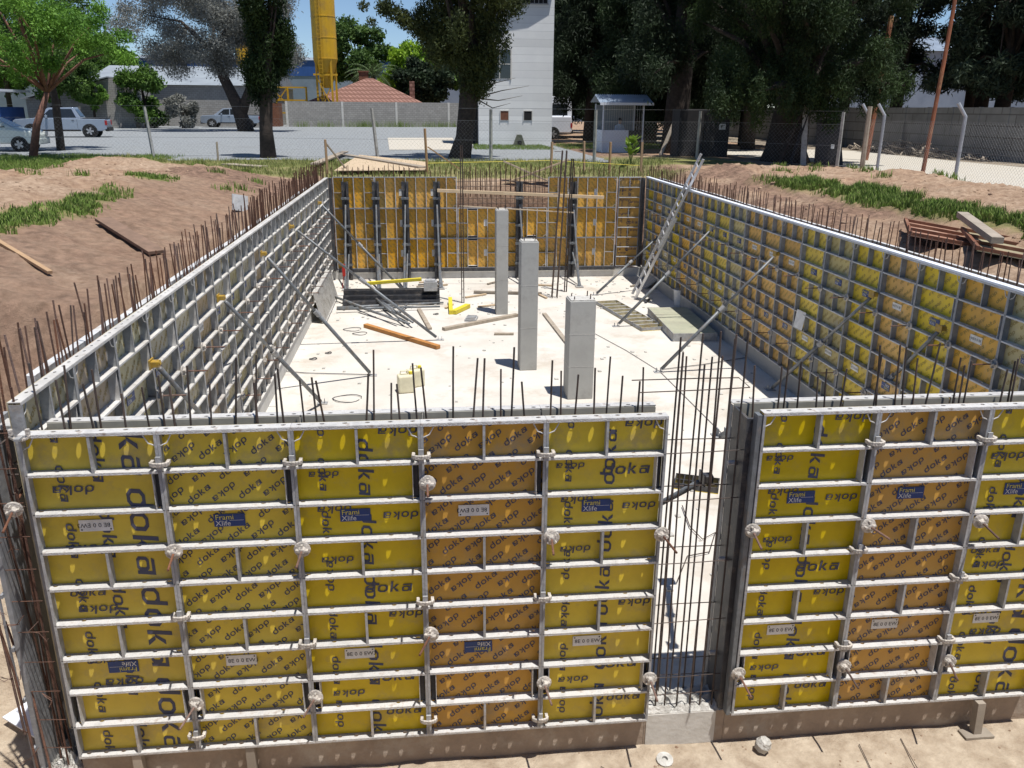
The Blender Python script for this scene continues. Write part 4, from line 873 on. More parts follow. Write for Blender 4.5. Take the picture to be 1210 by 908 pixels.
pallet(1128,288,1.5,1.9,R(-28),'rust-red steel form lying on the right bank, left one',(0,R(8)))
pallet(1212,305,1.6,2.2,R(-28),'rusty steel form with greenish sheet on the right bank, cut by the picture edge',(0,R(8)),'greenrust')
p=onground(1150,292); single('timber_beam',MB().bar((0,0,0),(.75,2.0,.12),.16,.09),'woodgrey','grey beam lying between the two rusty steel forms','beam',loc=(p.x-.35,p.y-1.0,p.z+.25))
MT['grip']=mat('fence_concrete',(.42,.42,.40),.9,(.28,.28,.27),8,stain=(.16,.16,.15),sscale=5)
MT['galvpost']=mat('galvanised_post',(.42,.44,.47),.5,(.32,.34,.37),6,metal=.3)
MT['wire']=mat('fence_wire',(.30,.31,.32),.5,(.22,.22,.23),5,metal=.3)
MT['rustpole']=mat('rusty_pole',(.33,.12,.06),.85,(.20,.08,.045),2.5,stain=(.45,.28,.14),sscale=1.5)
# ------------------------------------------------ fences
def fence(name,label,posts,h,postw,meshh,bent=False,mat_='grip',tilts=None,step=.11,arm=(0,0)):
    r_=thing(name,label,'fence',(posts[0][0],posts[0][1],G)); o0=Vector((posts[0][0],posts[0][1],0))
    for i,(x,y) in enumerate(posts):
        b=Vector((x,y,0))-o0; t=(tilts[i] if tilts else 0)
        m=MB()
        if bent: m.tube([b+Vector((0,0,-.2)),b+Vector((0,0,h)),b+Vector((arm[0],arm[1],h+.38))],postw,8)
        else: m.tube([b+Vector((0,0,-.2)),b+Vector((t*h,0,h))],[postw,postw*.85],4)
        obj('post',m,mat_,r_)
    mw=MB(); sw=MB()
    for (x0,y0),(x1,y1) in zip(posts,posts[1:]):
        a=Vector((x0,y0,.05))-Vector((o0.x,o0.y,0)); d=Vector((x1-x0,y1-y0,0)); L=d.length; d.normalize(); n=Vector((d.y,-d.x,0))
        k=-meshh
        while k<L:
            for s in (1,-1):
                u0,u1=(k,k+meshh); z0,z1=(0,meshh) if s==1 else (meshh,0)
                if u0<0: f=-u0/meshh; z0=z0+(z1-z0)*f; u0=0
                if u1>L: f=(u1-L)/(u1-(k)); z1=z1-(z1-(0 if s==1 else meshh))*f; u1=L
                p=a+d*u0+Vector((0,0,z0)); q=a+d*u1+Vector((0,0,z1)); e=(q-p)
                if e.length<.02: continue
                mw.bar(p,q,.0028,.0028)
            k+=step
        for z in (.03,meshh*.5,meshh,)+((h-.02,) if not bent else ()): sw.bar(a+Vector((0,0,z)),a+d*L+Vector((0,0,z)),.008,.008)
    obj('wire_mesh',mw,'wire',r_); obj('strand_wire',sw,'wire',r_); return r_
fpx=[(-20,31.5),(-14.9,31.2)]+[(at(u,v,'z',G).x,at(u,v,'z',G).y) for u,v in ((182,186),(323,187),(447,189),(580,190),(702,192),(823,190))]+[(18.6,26.0)]
fence('chain_link_fence','chain-link fence with grey concrete posts between the grass and the gravel yard',fpx,2.05,.075,1.55,tilts=[0,0,-.07,-.04,-.09,.0,0,.01,0],step=.16)
f2=[(18.75,24.4),(18.80,23.4),(18.93,19.04),(19.0,14.2),(19.0,9.2)]
fence('chain_link_fence','chain-link fence with bent-top galvanised posts beside the dirt road',f2,1.95,.055,1.75,bent=True,mat_='galvpost',step=.12,arm=(-.22,.12))
single('fence_post',MB().tube([(0,0,-.2),(0,0,2.25)],[.09,.08],6),'woodgrey','thick weathered post beside the first bent-top fence post','post',loc=(18.55,24.0,G))
def pole(ub,vb,ut,vt,r,lb,yb=None,mats='rustpole',zb=G):
    b=at(ub,vb,'z',zb); t=at(ut,vt,'y',b.y); d=(t-b); d=d*1.35; return single('pole',MB().tube([(0,0,-.2),d*.5+Vector((.03,0,0)),d],[r,r*.9,r*.8],8),mats,lb,'pole',loc=b)
pole(1089,210,1128,0,.07,'tall leaning rusty pole by the fence on the right')
pole(1022,190,1045,65,.13,'thick red-brown pole leaning behind the bent-top fence post')
# ------------------------------------------------ walls and buildings
def wall(name,a,b,z0,z1,th,m,lb,cat='wall',posts=None,pm='conclight'):
    pw=.12 if pm=='conclight' else .07
    a=Vector((*a,0));b=Vector((*b,0));d=b-a; r_=thing(name,lb,cat,(a.x,a.y,z0),(0,0,math.atan2(d.y,d.x))); L=d.length
    obj('wall_face',MB().box(0,L,0,th,-.3,z1-z0),m,r_)
    if posts:
        k=0
        while k<=L+.01: obj('pillar',MB().box(k-pw,k+pw,-pw*.4,th+.03,-.3,z1-z0+.02),pm,r_); k+=posts
    return r_
wall('block_wall',(-12.2,93.5),(11,97.5),G,5.45,.2,'greyblock','long grey concrete block wall in front of the red-roofed house','wall',posts=6.1)
wall('precast_wall',(28.6,14),(28.4,66),G,5.05,.12,'panelwall','long grey precast panel wall beyond the dirt road on the right',posts=2.05,pm='panelwall')
# house
H1=thing('house','low house with red tiled hip roof behind the grey block wall','house',(-3.3,103,G))
obj('wall',MB().box(-6,6,-4,4,0,2.6),'conclight',H1)
rf=obj('roof',MB().add([(-7.6,-4.6,2.6),(6.4,-4.6,2.6),(6.4,4.6,2.6),(-7.6,4.6,2.6),(-.6,0,5.5),(.2,0,5.5)],[(0,1,5,4),(1,2,5),(2,3,4,5),(3,0,4),(0,3,2,1)]),'tile',H1)
obj('chimney',MB().box(-1.5,-.4,.3,1.2,4.6,6.2).box(-1.6,-.3,.2,1.3,6.2,6.35),'rustplate',rf); obj('chimney',MB().box(4.6,5.2,-.3,.3,2.8,5.2),'tile',rf)
# tower
tw=thing('tower','tall white-painted block tower with small vents behind the fence','tower',(6.05,45.5,G)); Tw=4.35; TD=4.6
obj('wall',MB().box(0,Tw,0,TD,-.2,7.6).box(0,Tw,0,.25,9.2,12).box(0,Tw,TD-.25,TD,7.6,12).box(0,.25,.25,TD-.25,7.6,12).box(Tw-.25,Tw,.25,TD-.25,7.6,12).box(.25,2.0,0,.25,7.6,9.2) if 0 else MB().box(0,Tw,0,TD,-.2,12.),'whiteblock',tw)
for x,z in ((1.52,1.7),(2.9,1.7)):
    f=obj('vent',MB().box(x-.23,x+.23,-.03,-.002,z-.25,z+.25),'darkin' if x>2 else 'rustplate',tw); obj('frame',MB().box(x-.27,x-.23,-.05,-.001,z-.29,z+.29).box(x+.23,x+.27,-.05,-.001,z-.29,z+.29).box(x-.23,x+.23,-.05,-.001,z+.25,z+.29),'conclight',f)
f=obj('window',MB().box(.75,1.85,-.03,-.002,3.75,5.3),'glass',tw); obj('frame',MB().box(1.85,1.91,-.06,-.001,3.7,5.36).box(1.2,1.25,-.045,-.031,3.75,5.3).box(.75,1.85,-.045,-.031,4.5,4.55),'conclight',f)
obj('window',MB().box(1.95,3.95,-.02,-.002,7.75,8.9),'darkin',tw)
rl=MB().box(1.9,4.0,-.10,-.06,7.7,7.76).box(1.9,4.0,-.10,-.06,8.2,8.25)
for k in range(9): rl.box(1.92+.25*k,1.95+.25*k,-.09,-.07,7.76,8.2)
obj('railing',rl,'galvside',tw); obj('roof_slab',MB().add([(0,0,8.95),(Tw,0,8.95),(Tw,-.36,8.95),(Tw*.75,-.5,8.95),(Tw*.4,-.55,8.95),(0,-.5,8.95)]+[(0,0,9.15),(Tw,0,9.15),(Tw,-.36,9.15),(Tw*.75,-.5,9.15),(Tw*.4,-.55,9.15),(0,-.5,9.15)],[(0,1,2,3,4,5),(11,10,9,8,7,6)]+[(i,i+6,(i+1)%6+6,(i+1)%6) for i in range(6)]),'whiteblock',tw)
dk=obj('shade_strip',MB().box(-.9,-.02,.6,TD,-.2,4.2),'darkin',tw)  # dark box standing for the shaded strip along the tower's left side
# marker block by tower
single('drain_block',MB().prism([(-.35,0),(.35,0),(.12,.62),(-.12,.62)],-.25,.25,0).box(-.12,.12,-.262,-.252,.02,.3,1),['doggrey','darkin'],'small mossy A-shaped block with a dark hole at the foot of the white tower','block',loc=(8.4,45.0,G+.02))
single('concrete_lump',MB().lathe([(.35,0),(.38,.2),(.28,.3),(.1,.34)],9),'conclight','pale round concrete lump left of the white tower','lump',loc=(5.1,41,G))
# silo
def silo(x,y,r,z1,lb):
    s=thing('silo',lb,'silo',(x,y,G)); prof=[(r*.28,4.2),(r,7.2)]; k=7.2
    while k<z1-G: prof+=[(r,k+.05),(r*1.02,k+.06),(r*1.02,k+.16),(r,k+.17)]; k+=2.2
    obj('shell',MB().lathe(prof,20),'silo',s,False); lg_=MB()
    for a in range(4): c,sn=math.cos(a*PI/2+.6)*r*.9,math.sin(a*PI/2+.6)*r*.9; obj('leg',MB().bar((c,sn,0),(c,sn,7.4),.22,.22),'silo',s)
    obj('cross_brace',MB().bar((-r*.8,-r*.6,1),(r*.8,-r*.6,5.5),.12,.12).bar((r*.8,-r*.65,1),(-r*.8,-r*.65,5.5),.12,.12).box(-r,r,-r*.75,-r*.65,5.5,5.7),'silo',s)
    ld=MB()
    for sx in (-.2,.2): ld.box(-r*.3+sx-.02,-r*.3+sx+.02,-r-.16,-r-.12,3,z1-G)
    k=3
    while k<z1-G: ld.box(-r*.3-.2,-r*.3+.2,-r-.15,-r-.12,k,k+.04); k+=.4
    obj('ladder',ld,'silo',s); return s
silo(-8.0,97,1.35,22,'tall yellow cylindrical silo with a caged ladder behind the first cypress')
silo(-18.5,108,1.6,16,'second yellow silo half hidden by the grey-leaved tree')
# plant structures left of silo: yellow frame
yf=MB()
for x in (-16,-14.5,-12.6,-10.5): yf.bar((x,98,G),(x,98,7),.2,.2)
for z in (4.2,5.6,7): yf.bar((-16,98,z),(-10.4,98,z),.16,.16)
yf.bar((-16,98,G),(-12.6,98,7),.12,.12); yf.bar((-10.5,98,G),(-14.5,98,7),.12,.12)
single('batching_frame',yf,'silo','yellow steel frame between the two silos behind the yard','frame')
ym=thing('yellow_machine','small yellow machine with white cab top showing above the block wall','machine',(9.6,103,G)); obj('body',MB().box(-1.2,1.0,-1,1,1.4,3.6).box(-1.5,-1.2,-.7,.7,1.8,3.2),'silo',ym,bev=.15); obj('roof',MB().box(-.9,1.6,-1,1,4.1,4.3),'whitesheet',ym); obj('post',MB().box(-.8,-.7,-.9,-.8,3.6,4.1).box(1.3,1.4,-.9,-.8,2,4.1),'darksteel',ym)
# warehouses
def shed(name,x0,x1,y0,y1,z0,ze,zr,mw,mr,lb,ridge='x',opn=None):
    s=thing(name,lb,'warehouse',(x0,y0,G)); W=x1-x0; Dp=y1-y0; h=ze-G; hr=zr-G
    obj('wall',MB().box(0,W,0,Dp,-.2,h),mw,s)
    obj('roof',MB().add([(-.3,-.3,h),(W+.3,-.3,h),(W+.3,Dp+.3,h),(-.3,Dp+.3,h),(-.3,Dp/2,hr),(W+.3,Dp/2,hr)],[(0,1,5,4),(2,3,4,5),(1,2,5),(3,0,4),(0,3,2,1)]),mr,s)
    return s
shed('warehouse',-33,-14,92,112,G,7.0,9.3,'greyblock','greysheet','long block shed with pale metal roof behind the grey-leaved tree')
s=thing('block_shed','grey block shed with a lean-to roof behind the left pickup','shed',(-35.5,84,G)); obj('wall',MB().prism([(0,0),(10,0),(10,4.6),(8,4.6),(0,2.6)],0,6),'greyblock',s); obj('roof',MB().add([(-.3,-.4,2.62),(8,-.4,4.68),(8,6,4.68),(-.3,6,2.62),(-.3,-.4,2.72),(8,-.4,4.78),(8,6,4.78),(-.3,6,2.72)],[(0,3,2,1),(4,5,6,7),(0,1,5,4),(1,2,6,5),(2,3,7,6),(3,0,4,7)]),'greysheet',s); obj('window',MB().box(2.2,3.3,-.03,-.002,1.5,2.0),'darkin',s)
s=shed('warehouse',-90,60,150,170,G,12.5,13.5,'hall','greysheet','very long warehouse with a blue top band far behind the yard'); obj('blue_band',MB().box(-.1,150.1,-.1,-.01,7.2,9.8),'bluesheet',s)
single('yard_shed',MB().box(-6,0,0,5,0,1.9,0).box(-7,.6,-1,5.5,3.2,3.4,1).box(-6,-5.8,-.8,-.6,0,3.2,0).box(.2,.4,-.8,-.6,0,3.2,0).box(-5,-4,-.1,-.01,.2,1.8,2).box(-3,-1.4,-.1,-.01,.2,1.5,2),['bluesheet','whitesheet','silo'],'open blue and yellow yard shed with a white roof at the far left','shed',loc=(-34.5,76,G))
single('grey_hall',MB().box(0,30,0,12,0,9).add([(-.5,-.5,9),(30.5,-.5,9),(30.5,12.5,9),(-.5,12.5,9),(-.5,6,11),(30.5,6,11)],[(0,1,5,4),(2,3,4,5),(1,2,5),(3,0,4)]),'hall','pale hall seen between the pine trunks on the right','hall',loc=(50,95,G))
single('rust_container',MB().box(0,5,0,2.4,0,2.5),'rustplate','dark lean-to at the left end of the block wall','shed',loc=(-18,93.2,G))
# ------------------------------------------------ guard booth, black box
b=at(711,182,'z',G); B=thing('guard_booth','small guard booth with blue-grey corrugated roof behind the fence','booth',(b.x,b.y,G)); W=2.0; Dp=1.9
cr=MB(); k=0
while k<1.30: cr.box(k,k+.05,-.02,.015,0,1.12); cr.box(k+.05,k+.10,.0,.03,0,1.12); k+=.10
obj('front_panel',cr,'whitesheet',B); 
for x,y in ((0,0),(W,0),(0,Dp),(W,Dp)): obj('post',MB().box(x-.03,x+.03,y-.03,y+.03,0,2.35),'whitesheet',B)
obj('side_panel',MB().box(.0,.02,.04,Dp-.04,0,1.12),'whitesheet',B); obj('grille',sum([[ ]],[]) or (lambda m:[m.box(.08+k*.115,.09+k*.115,-.005,.008,1.13,2.3) for k in range(17)] and m)(MB()),'galv',B)
obj('dark_back',MB().box(.04,W-.04,Dp-.03,Dp-.01,0,2.3),'greysheet',B); obj('counter',MB().box(1.30,W-.05,-.01,.02,0,1.1),'container',B)
cr=MB(); 
for k in range(24): x=-.25+k*.11; cr.add([(x,-.4,2.36),(x+.06,-.4,2.41),(x+.11,-.4,2.36),(x,1.0,2.76),(x+.06,1.0,2.81),(x+.11,1.0,2.76),(x,2.3,2.40),(x+.06,2.3,2.45),(x+.11,2.3,2.40)],[(0,1,4,3),(1,2,5,4),(3,4,7,6),(4,5,8,7)])
MT['blueroof']=mat('blue_grey_roof',(.36,.43,.53),.5,(.28,.35,.44),3); obj('roof',cr,'blueroof',B); obj('fascia',MB().box(-.25,2.38,-.42,-.39,2.28,2.40),'whitesheet',B)
# person sitting inside the booth
def person(loc,rz,lb):
    bm=bmesh.new(); P={'pelvis':(0,0,.55,.17),'belly':(0,0,.78,.15),'chest':(0,.0,1.0,.17),'neck':(0,-.02,1.17,.062),'chin':(0,-.035,1.24,.075),'head':(0,-.04,1.34,.098),'crown':(0,-.03,1.41,.07),
       'shL':(.19,0,1.08,.065),'elL':(.25,-.05,.84,.048),'haL':(.16,-.27,.80,.034),'shR':(-.19,0,1.08,.065),'elR':(-.25,-.05,.84,.048),'haR':(-.14,-.27,.80,.034),
       'hiL':(.10,-.05,.50,.09),'knL':(.13,-.45,.50,.065),'anL':(.13,-.45,.08,.045),'toL':(.13,-.6,.04,.035),'hiR':(-.10,-.05,.50,.09),'knR':(-.13,-.45,.50,.065),'anR':(-.13,-.45,.08,.045),'toR':(-.13,-.6,.04,.035)}
    E=[('pelvis','belly'),('belly','chest'),('chest','neck'),('neck','chin'),('chin','head'),('head','crown'),('chest','shL'),('shL','elL'),('elL','haL'),('chest','shR'),('shR','elR'),('elR','haR'),('pelvis','hiL'),('hiL','knL'),('knL','anL'),('anL','toL'),('pelvis','hiR'),('hiR','knR'),('knR','anR'),('anR','toR')]
    V={k:bm.verts.new(v[:3]) for k,v in P.items()}
    for a,b_ in E: bm.edges.new((V[a],V[b_]))
    me=bpy.data.meshes.new('person'); bm.to_mesh(me); bm.free(); o=bpy.data.objects.new('person',me); COL.objects.link(o)
    md=o.modifiers.new('skin','SKIN'); md.use_smooth_shade=True
    for i,k in enumerate(P):
        r=P[k][3]; me.skin_vertices[0].data[i].radius=(r,r*.8 if k in('pelvis','belly','chest') else r)
    me.skin_vertices[0].data[0].use_root=True
    o.modifiers.new('sub','SUBSURF').levels=1
    m=bpy.data.materials.new('person_skin_and_clothes'); m.use_nodes=True; n=m.node_tree.nodes;l=m.node_tree.links; tc=n.new('ShaderNodeTexCoord'); sp_=n.new('ShaderNodeSeparateXYZ'); l.new(tc.outputs['Object'],sp_.inputs[0]); rp_=n.new('ShaderNodeValToRGB'); rp_.color_ramp.interpolation='CONSTANT'; e=rp_.color_ramp.elements
    e[0].position=0; e[0].color=(.03,.04,.08,1); e[1].position=.60/1.6; e[1].color=(.50,.58,.70,1); q=e.new(1.17/1.6); q.color=(.42,.25,.17,1)
    mu=n.new('ShaderNodeMath'); mu.operation='DIVIDE'; mu.inputs[1].default_value=1.6; l.new(sp_.outputs[2],mu.inputs[0]); l.new(mu.outputs[0],rp_.inputs[0]); l.new(rp_.outputs[0],n['Principled BSDF'].inputs['Base Color']); me.materials.append(m)
    o.location=loc; o.rotation_euler=(0,0,rz); tag(o,lb,'person')
    obj('hair',MB().lathe([(.075,1.34),(.105,1.36),(.10,1.41),(.07,1.46),(.02,1.48)],10,0,Matrix.Translation((0,-.015,0))),'black',o,True); return o
person((b.x+1.0,b.y+.75,G+.22),R(15),'person in a light blue shirt sitting inside the guard booth')
single('chair',MB().box(-.22,.22,-.2,.22,.40,.44).box(-.22,.22,.20,.24,.44,.85).box(-.2,-.16,-.18,-.14,0,.4).box(.16,.2,-.18,-.14,0,.4).box(-.2,-.16,.16,.2,0,.4).box(.16,.2,.16,.2,0,.4),'darksteel','dark chair under the person in the guard booth','chair',loc=(b.x+1.0,b.y+.8,G+.22))
p=at(800,187,'z',G); bx=thing('steel_cabinet','black steel site cabinet with a white notice beside the dark tree trunk','cabinet',(p.x,p.y,G)); obj('body',MB().box(0,2.35,0,1.2,0,2.12),'container',bx,bev=.02); obj('door',MB().box(.08,1.13,-.03,-.002,.08,2.02).box(1.17,2.27,-.03,-.002,.08,2.02),'container',bx); obj('notice',MB().box(1.85,2.15,-.036,-.0305,1.25,1.5,0).box(1.89,2.11,-.038,-.0362,1.42,1.44,1).box(1.89,2.05,-.038,-.0362,1.36,1.375,1),['white','black'],bx); obj('hinge',MB().box(.03,.07,-.05,0,.3,.45).box(.03,.07,-.05,0,1.6,1.75),'darksteel',bx)
p=at(955,195,'z',G); dv=thing('black_door','tall black door panel leaning by the big tree on the right','door',(p.x,p.y-.5,G),(R(-4),0,0)); obj('panel',MB().box(0,.95,-.04,0,0,1.75).box(.08,.87,-.055,-.041,.1,.8).box(.08,.87,-.055,-.041,.95,1.65),'container',dv); obj('tag_plate',MB().box(.62,.76,-.062,-.056,.65,.82),'white',dv)
for i,(x,w,h,t,m) in enumerate(((p.x-.45,.22,2.3,.03,'grip'),(p.x-1.0,.14,2.2,.35,'container'),(p.x-1.5,.16,2.1,.45,'bark'),(p.x+1.15,.16,1.9,-.08,'container'))):
    single('leaning_board',MB().bar((0,0,0),(t*h,.5,h),w,.05),m,'dark board leaning by the big tree, %s from the left'%('third','second','first','fourth')[i],'board','boards leaning by the big tree',loc=(x,p.y-.5,G))
p=at(780,185,'z',G); single('leaning_board',MB().bar((0,0,0),(.75,.5,1.6),.2,.04),'woodgrey','grey board leaning on the dark trunk beside the black cabinet','board',loc=(p.x,p.y,G))
# ------------------------------------------------ vehicles
def car(kind,lb,loc,rz,paint,group=None):
    c=thing('pickup_truck' if kind=='pickup' else kind,lb,{'pickup':'pickup truck','car':'car','van':'van'}[kind],loc,(0,0,rz),group)
    if kind=='pickup': L,Wd=5.1,1.82; prof=[(-2.55,.45),(-2.55,.95),(-2.40,1.05),(-1.25,1.12),(-1.2,1.08),(.0,1.10),(2.45,1.06),(2.52,.95),(2.52,.50),(2.2,.38),(-2.3,.38)]; cab=[(-1.45,1.09),(-.62,1.70),(.75,1.74),(1.12,1.12),(1.12,1.09)]; side=[[(-1.05,1.14),(-.55,1.60),(-.08,1.64),(-.08,1.14)],[(0.0,1.14),(0.0,1.64),(.66,1.64),(.88,1.14)]]; wx=(-1.62,1.55); wr=.37
    elif kind=='car': L,Wd=4.3,1.7; prof=[(-2.1,.35),(-2.15,.75),(-1.9,.95),(-.95,1.05),(2.05,1.05),(2.15,.8),(2.1,.35)]; cab=[(-1.25,1.02),(-.35,1.50),(1.7,1.50),(2.05,1.04)]; side=[[(-.85,1.08),(-.3,1.42),(.35,1.42),(.35,1.08)],[(.43,1.08),(.43,1.42),(1.5,1.42),(1.75,1.08)]]; wx=(-1.35,1.3); wr=.32
    else: L,Wd=5.6,2.0; prof=[(-2.7,.4),(-2.7,1.0),(-2.3,1.25),(-1.9,1.40),(2.75,1.40),(2.8,.5),(2.7,.4)]; cab=[(-2.1,1.38),(-1.35,2.35),(-1.0,2.55),(2.6,2.55),(2.75,2.3),(2.78,1.38)]; side=[[(-1.7,1.45),(-1.2,2.1),(-.3,2.1),(-.3,1.45)],[(-.1,1.45),(-.1,2.1),(1.1,2.1),(1.1,1.45)],[(1.2,1.45),(1.2,2.1),(2.5,2.1),(2.5,1.45)]]; wx=(-1.8,1.6); wr=.36
    obj('body',MB().prism(prof,-Wd/2,Wd/2),paint,c,bev=.09)
    n=len(cab); hw=Wd/2-.07; tp=max(z for x,z in cab)
    def hwz(z): return hw-.18*(z-1.05)/(tp-1.05)
    vs=[(x,-hwz(z),z) for x,z in cab]+[(x,hwz(z),z) for x,z in cab]
    obj('cab',MB().add(vs,[tuple(range(n)),tuple(range(2*n-1,n-1,-1))]+[(i,i+n,(i+1)%n+n,(i+1)%n) for i in range(n)]),paint,c,bev=.04)
    gm_=MB()
    for s in side:
        for sg in (-1,1):
            vs=[(x,sg*(hwz(z)+.006),z) for x,z in s]; gm_.add(vs,[(0,1,2,3)])
    obj('side_window',gm_,'glass',c)
    (xa,za),(xb,zb)=cab[0],cab[1]; e=.006
    obj('windscreen',MB().add([(xa+(xb-xa)*.15-e,-hwz(za)+.1,za+(zb-za)*.15+e),(xa+(xb-xa)*.15-e,hwz(za)-.1,za+(zb-za)*.15+e),(xa+(xb-xa)*.92-e,hwz(zb)-.08,za+(zb-za)*.92+e),(xa+(xb-xa)*.92-e,-hwz(zb)+.08,za+(zb-za)*.92+e)],[(0,1,2,3)]),'glass',c)
    (xa,za),(xb,zb)=cab[-1] if cab[-1][1]>cab[-2][1] else cab[-2],cab[-3] if kind!='car' else cab[-2]
    if kind=='pickup': obj('rear_window',MB().add([(1.08+.01,-.6,1.22),(1.08+.01,.6,1.22),(.82+.012,.55,1.62),(.82+.012,-.55,1.62)],[(0,1,2,3)]),'glass',c); obj('bed_cover',MB().box(1.2,2.48,-.80,.80,1.085,1.135),'black',c,bev=.02); obj('sill',MB().box(-1.1,1.05,-Wd/2-.02,-Wd/2+.05,.36,.46).box(-1.1,1.05,Wd/2-.05,Wd/2+.02,.36,.46),'black',c)
    for x in wx:
        for sg in (-1,1):
            T=Matrix.Translation((x,sg*(Wd/2-.10),wr))@Matrix.Rotation(PI/2,4,'X')
            obj('wheel_arch',MB().lathe([(wr*1.16,-.11),(wr*1.16,.115)],18,0,T),'black',c)
            wv=obj('wheel',MB().lathe([(wr*.65,-.12),(wr*.94,-.125),(wr,-.09),(wr,.09),(wr*.94,.125),(wr*.65,.12)],20,0,T),'tyre',c)
            T2=Matrix.Translation((x,sg*(Wd/2+.028),wr))@Matrix.Rotation(PI/2,4,'X'); rm_=MB().lathe([(wr*.62,-.01),(wr*.60,.01)],16,1,T2)
            for k in range(5): a=k*2*PI/5; rm_.bar((x,sg*(Wd/2+.045),wr),(x+math.cos(a)*wr*.58,sg*(Wd/2+.045),wr+math.sin(a)*wr*.58),.02,.09,0,up=(-math.sin(a),0,math.cos(a)))
            obj('rim',rm_,['rim','black'],wv)
    obj('bumper',MB().box(-L/2-.06,-L/2+.15,-Wd/2+.05,Wd/2-.05,.32,.58),'black' if kind!='car' else paint,c,bev=.04); obj('bumper',MB().box(L/2-.15,L/2+.07,-Wd/2+.05,Wd/2-.05,.36,.60),'black',c,bev=.04)
    for sg in (-1,1):
        obj('headlight',MB().box(-L/2-.02,-L/2+.25,sg*(Wd/2-.25)-.18,sg*(Wd/2-.25)+.20,.70,.88),'tail',c,bev=.02); obj('tail_light',MB().box(L/2-.12,L/2+.0,sg*(Wd/2-.06)-.07,sg*(Wd/2-.06)+.065,.72,1.0),'redlight',c)
        obj('mirror',MB().box(-.78,-.66,sg*(Wd/2+.05)-.1,sg*(Wd/2+.05)+.1,1.12,1.28),paint,c,bev=.02); obj('door_handle',MB().box(-.2,-.06,sg*(Wd/2+.01)-.015,sg*(Wd/2+.01)+.015,.98,1.01).box(.62,.76,sg*(Wd/2+.01)-.015,sg*(Wd/2+.01)+.015,.98,1.01),'darksteel',c)
        obj('door_line',MB().box(-.06,-.045,sg*Wd/2-.002,sg*Wd/2+.003,.5,1.04).box(.9,.915,sg*Wd/2-.002,sg*Wd/2+.003,.5,1.04),'black',c)
    return c
p=at(82,163,'z',G); car('pickup','silver double-cab pickup with black tonneau parked behind the leaning trunk on the left',(p.x-.6,p.y+1,G+.01),R(10),'silver','pickups parked in the yard').scale=(1.12,1.12,1.12)
p=at(273,151,'z',G); car('pickup','silver pickup parked under the grey-leaved tree at the far side of the yard',(p.x,p.y+1,G+.01),R(2),'silver','pickups parked in the yard').scale=(1.18,1.18,1.12)
p=at(8,180,'z',G); car('car','pale car cut off by the left picture edge, facing right',(p.x-.9,p.y+.9,G+.01),R(180+6),'paleblue')
p=at(677,166,'z',G); car('van','white van parked in shade right of the white tower',(p.x-3.3,p.y+1.2,G+.01),R(2),'whitesheet').scale=(1.15,1.15,1.15)
p=at(1,150,'z',G); car('pickup','light pickup nose showing behind the pale car at the far left',(-24.5,47.5,G+.01),R(186),'silver','pickups parked in the yard')
# debris heaps by the wall
dh=MB(); dr=random.Random(6)
for k in range(500):
    a=dr.uniform(0,2*PI); r_=dr.random()**.7; x=27.4+math.cos(a)*r_*1.1; y=36.+math.sin(a)*r_*6.5; z=G+.7*(1-r_)*dr.random(); L=dr.uniform(.15,.8); b_=dr.uniform(0,PI); dh.bar((x,y,z),(x+math.cos(b_)*L,y+math.sin(b_)*L,z+dr.uniform(-.1,.25)),dr.uniform(.02,.1),.02,dr.randrange(2))
tag(obj('branch_heap',dh,['woodgrey','bark']),'heap of dry cut branches against the grey panel wall','branches',kind='stuff')
sheet('verge',[(26.4,10),(28.5,10),(28.5,66),(24,66),(24,42),(26.5,40),(26.3,30),(26.9,22),(26.6,16)],G+.020,'littered')
sheet('shaded_yard',[(11,32.5),(18.6,30),(18.8,44),(25,60),(25,75),(11,75)],G+.008,'littered')
# ------------------------------------------------ vegetation
def leaves(clumps,n,size,asp=.45,droop=0.,seed=1,shell=.5,up=.0):
    r=np.random.default_rng(seed); C=np.array([c[:3] for c in clumps],float); Rr=np.array([c[3:6] if len(c)>=6 else (c[3],)*3 for c in clumps],float)
    wt=(Rr.prod(1))**(2/3); wt/=wt.sum(); k=r.choice(len(C),n,p=wt); d=r.normal(size=(n,3)); d/=np.linalg.norm(d,axis=1,keepdims=True)
    rad=shell+(1-shell)*r.random(n)**.6; rad*=1+.16*r.normal(size=n); P=C[k]+d*Rr[k]*rad[:,None]
    a=r.normal(size=(n,3)); a[:,2]-=droop; a+=d*.5; a[:,2]+=up; a/=np.linalg.norm(a,axis=1,keepdims=True); b=np.cross(a,r.normal(size=(n,3))); b/=np.linalg.norm(b,axis=1,keepdims=True)
    s=size*(.55+.9*r.random(n))[:,None]; a=a*s; b=b*s*asp
    V=np.stack([P-a*.5,P+b*.5-a*.1,P+a*.5,P-b*.5-a*.1],1).reshape(-1,3); return V,np.arange(4*n).reshape(n,4)
def crown_clumps(c,rx,rz,n,cr,seed,squash=.8,top=None):
    r=random.Random(seed); out=[]
    for i in range(n):
        while 1:
            x,y,z=(r.uniform(-1,1) for _ in range(3))
            if .25<x*x+y*y+z*z<1: break
        k=r.uniform(.6,1.25)*cr; out.append((c[0]+x*rx,c[1]+y*rx,c[2]+z*rz,k,k,k*squash))
    return out
def foliage(name,V,F,m,parent): return obj(name,npmesh(name,V,F,[m]),None,parent)
def trunkmb(pts,rads,n=9,seed=0):
    r=random.Random(seed); mb=MB(); mb.tube(pts,rads,n); mb.v=[(x+r.uniform(-.03,.03)*rads[0],y+r.uniform(-.03,.03)*rads[0],z) for x,y,z in mb.v]; return mb
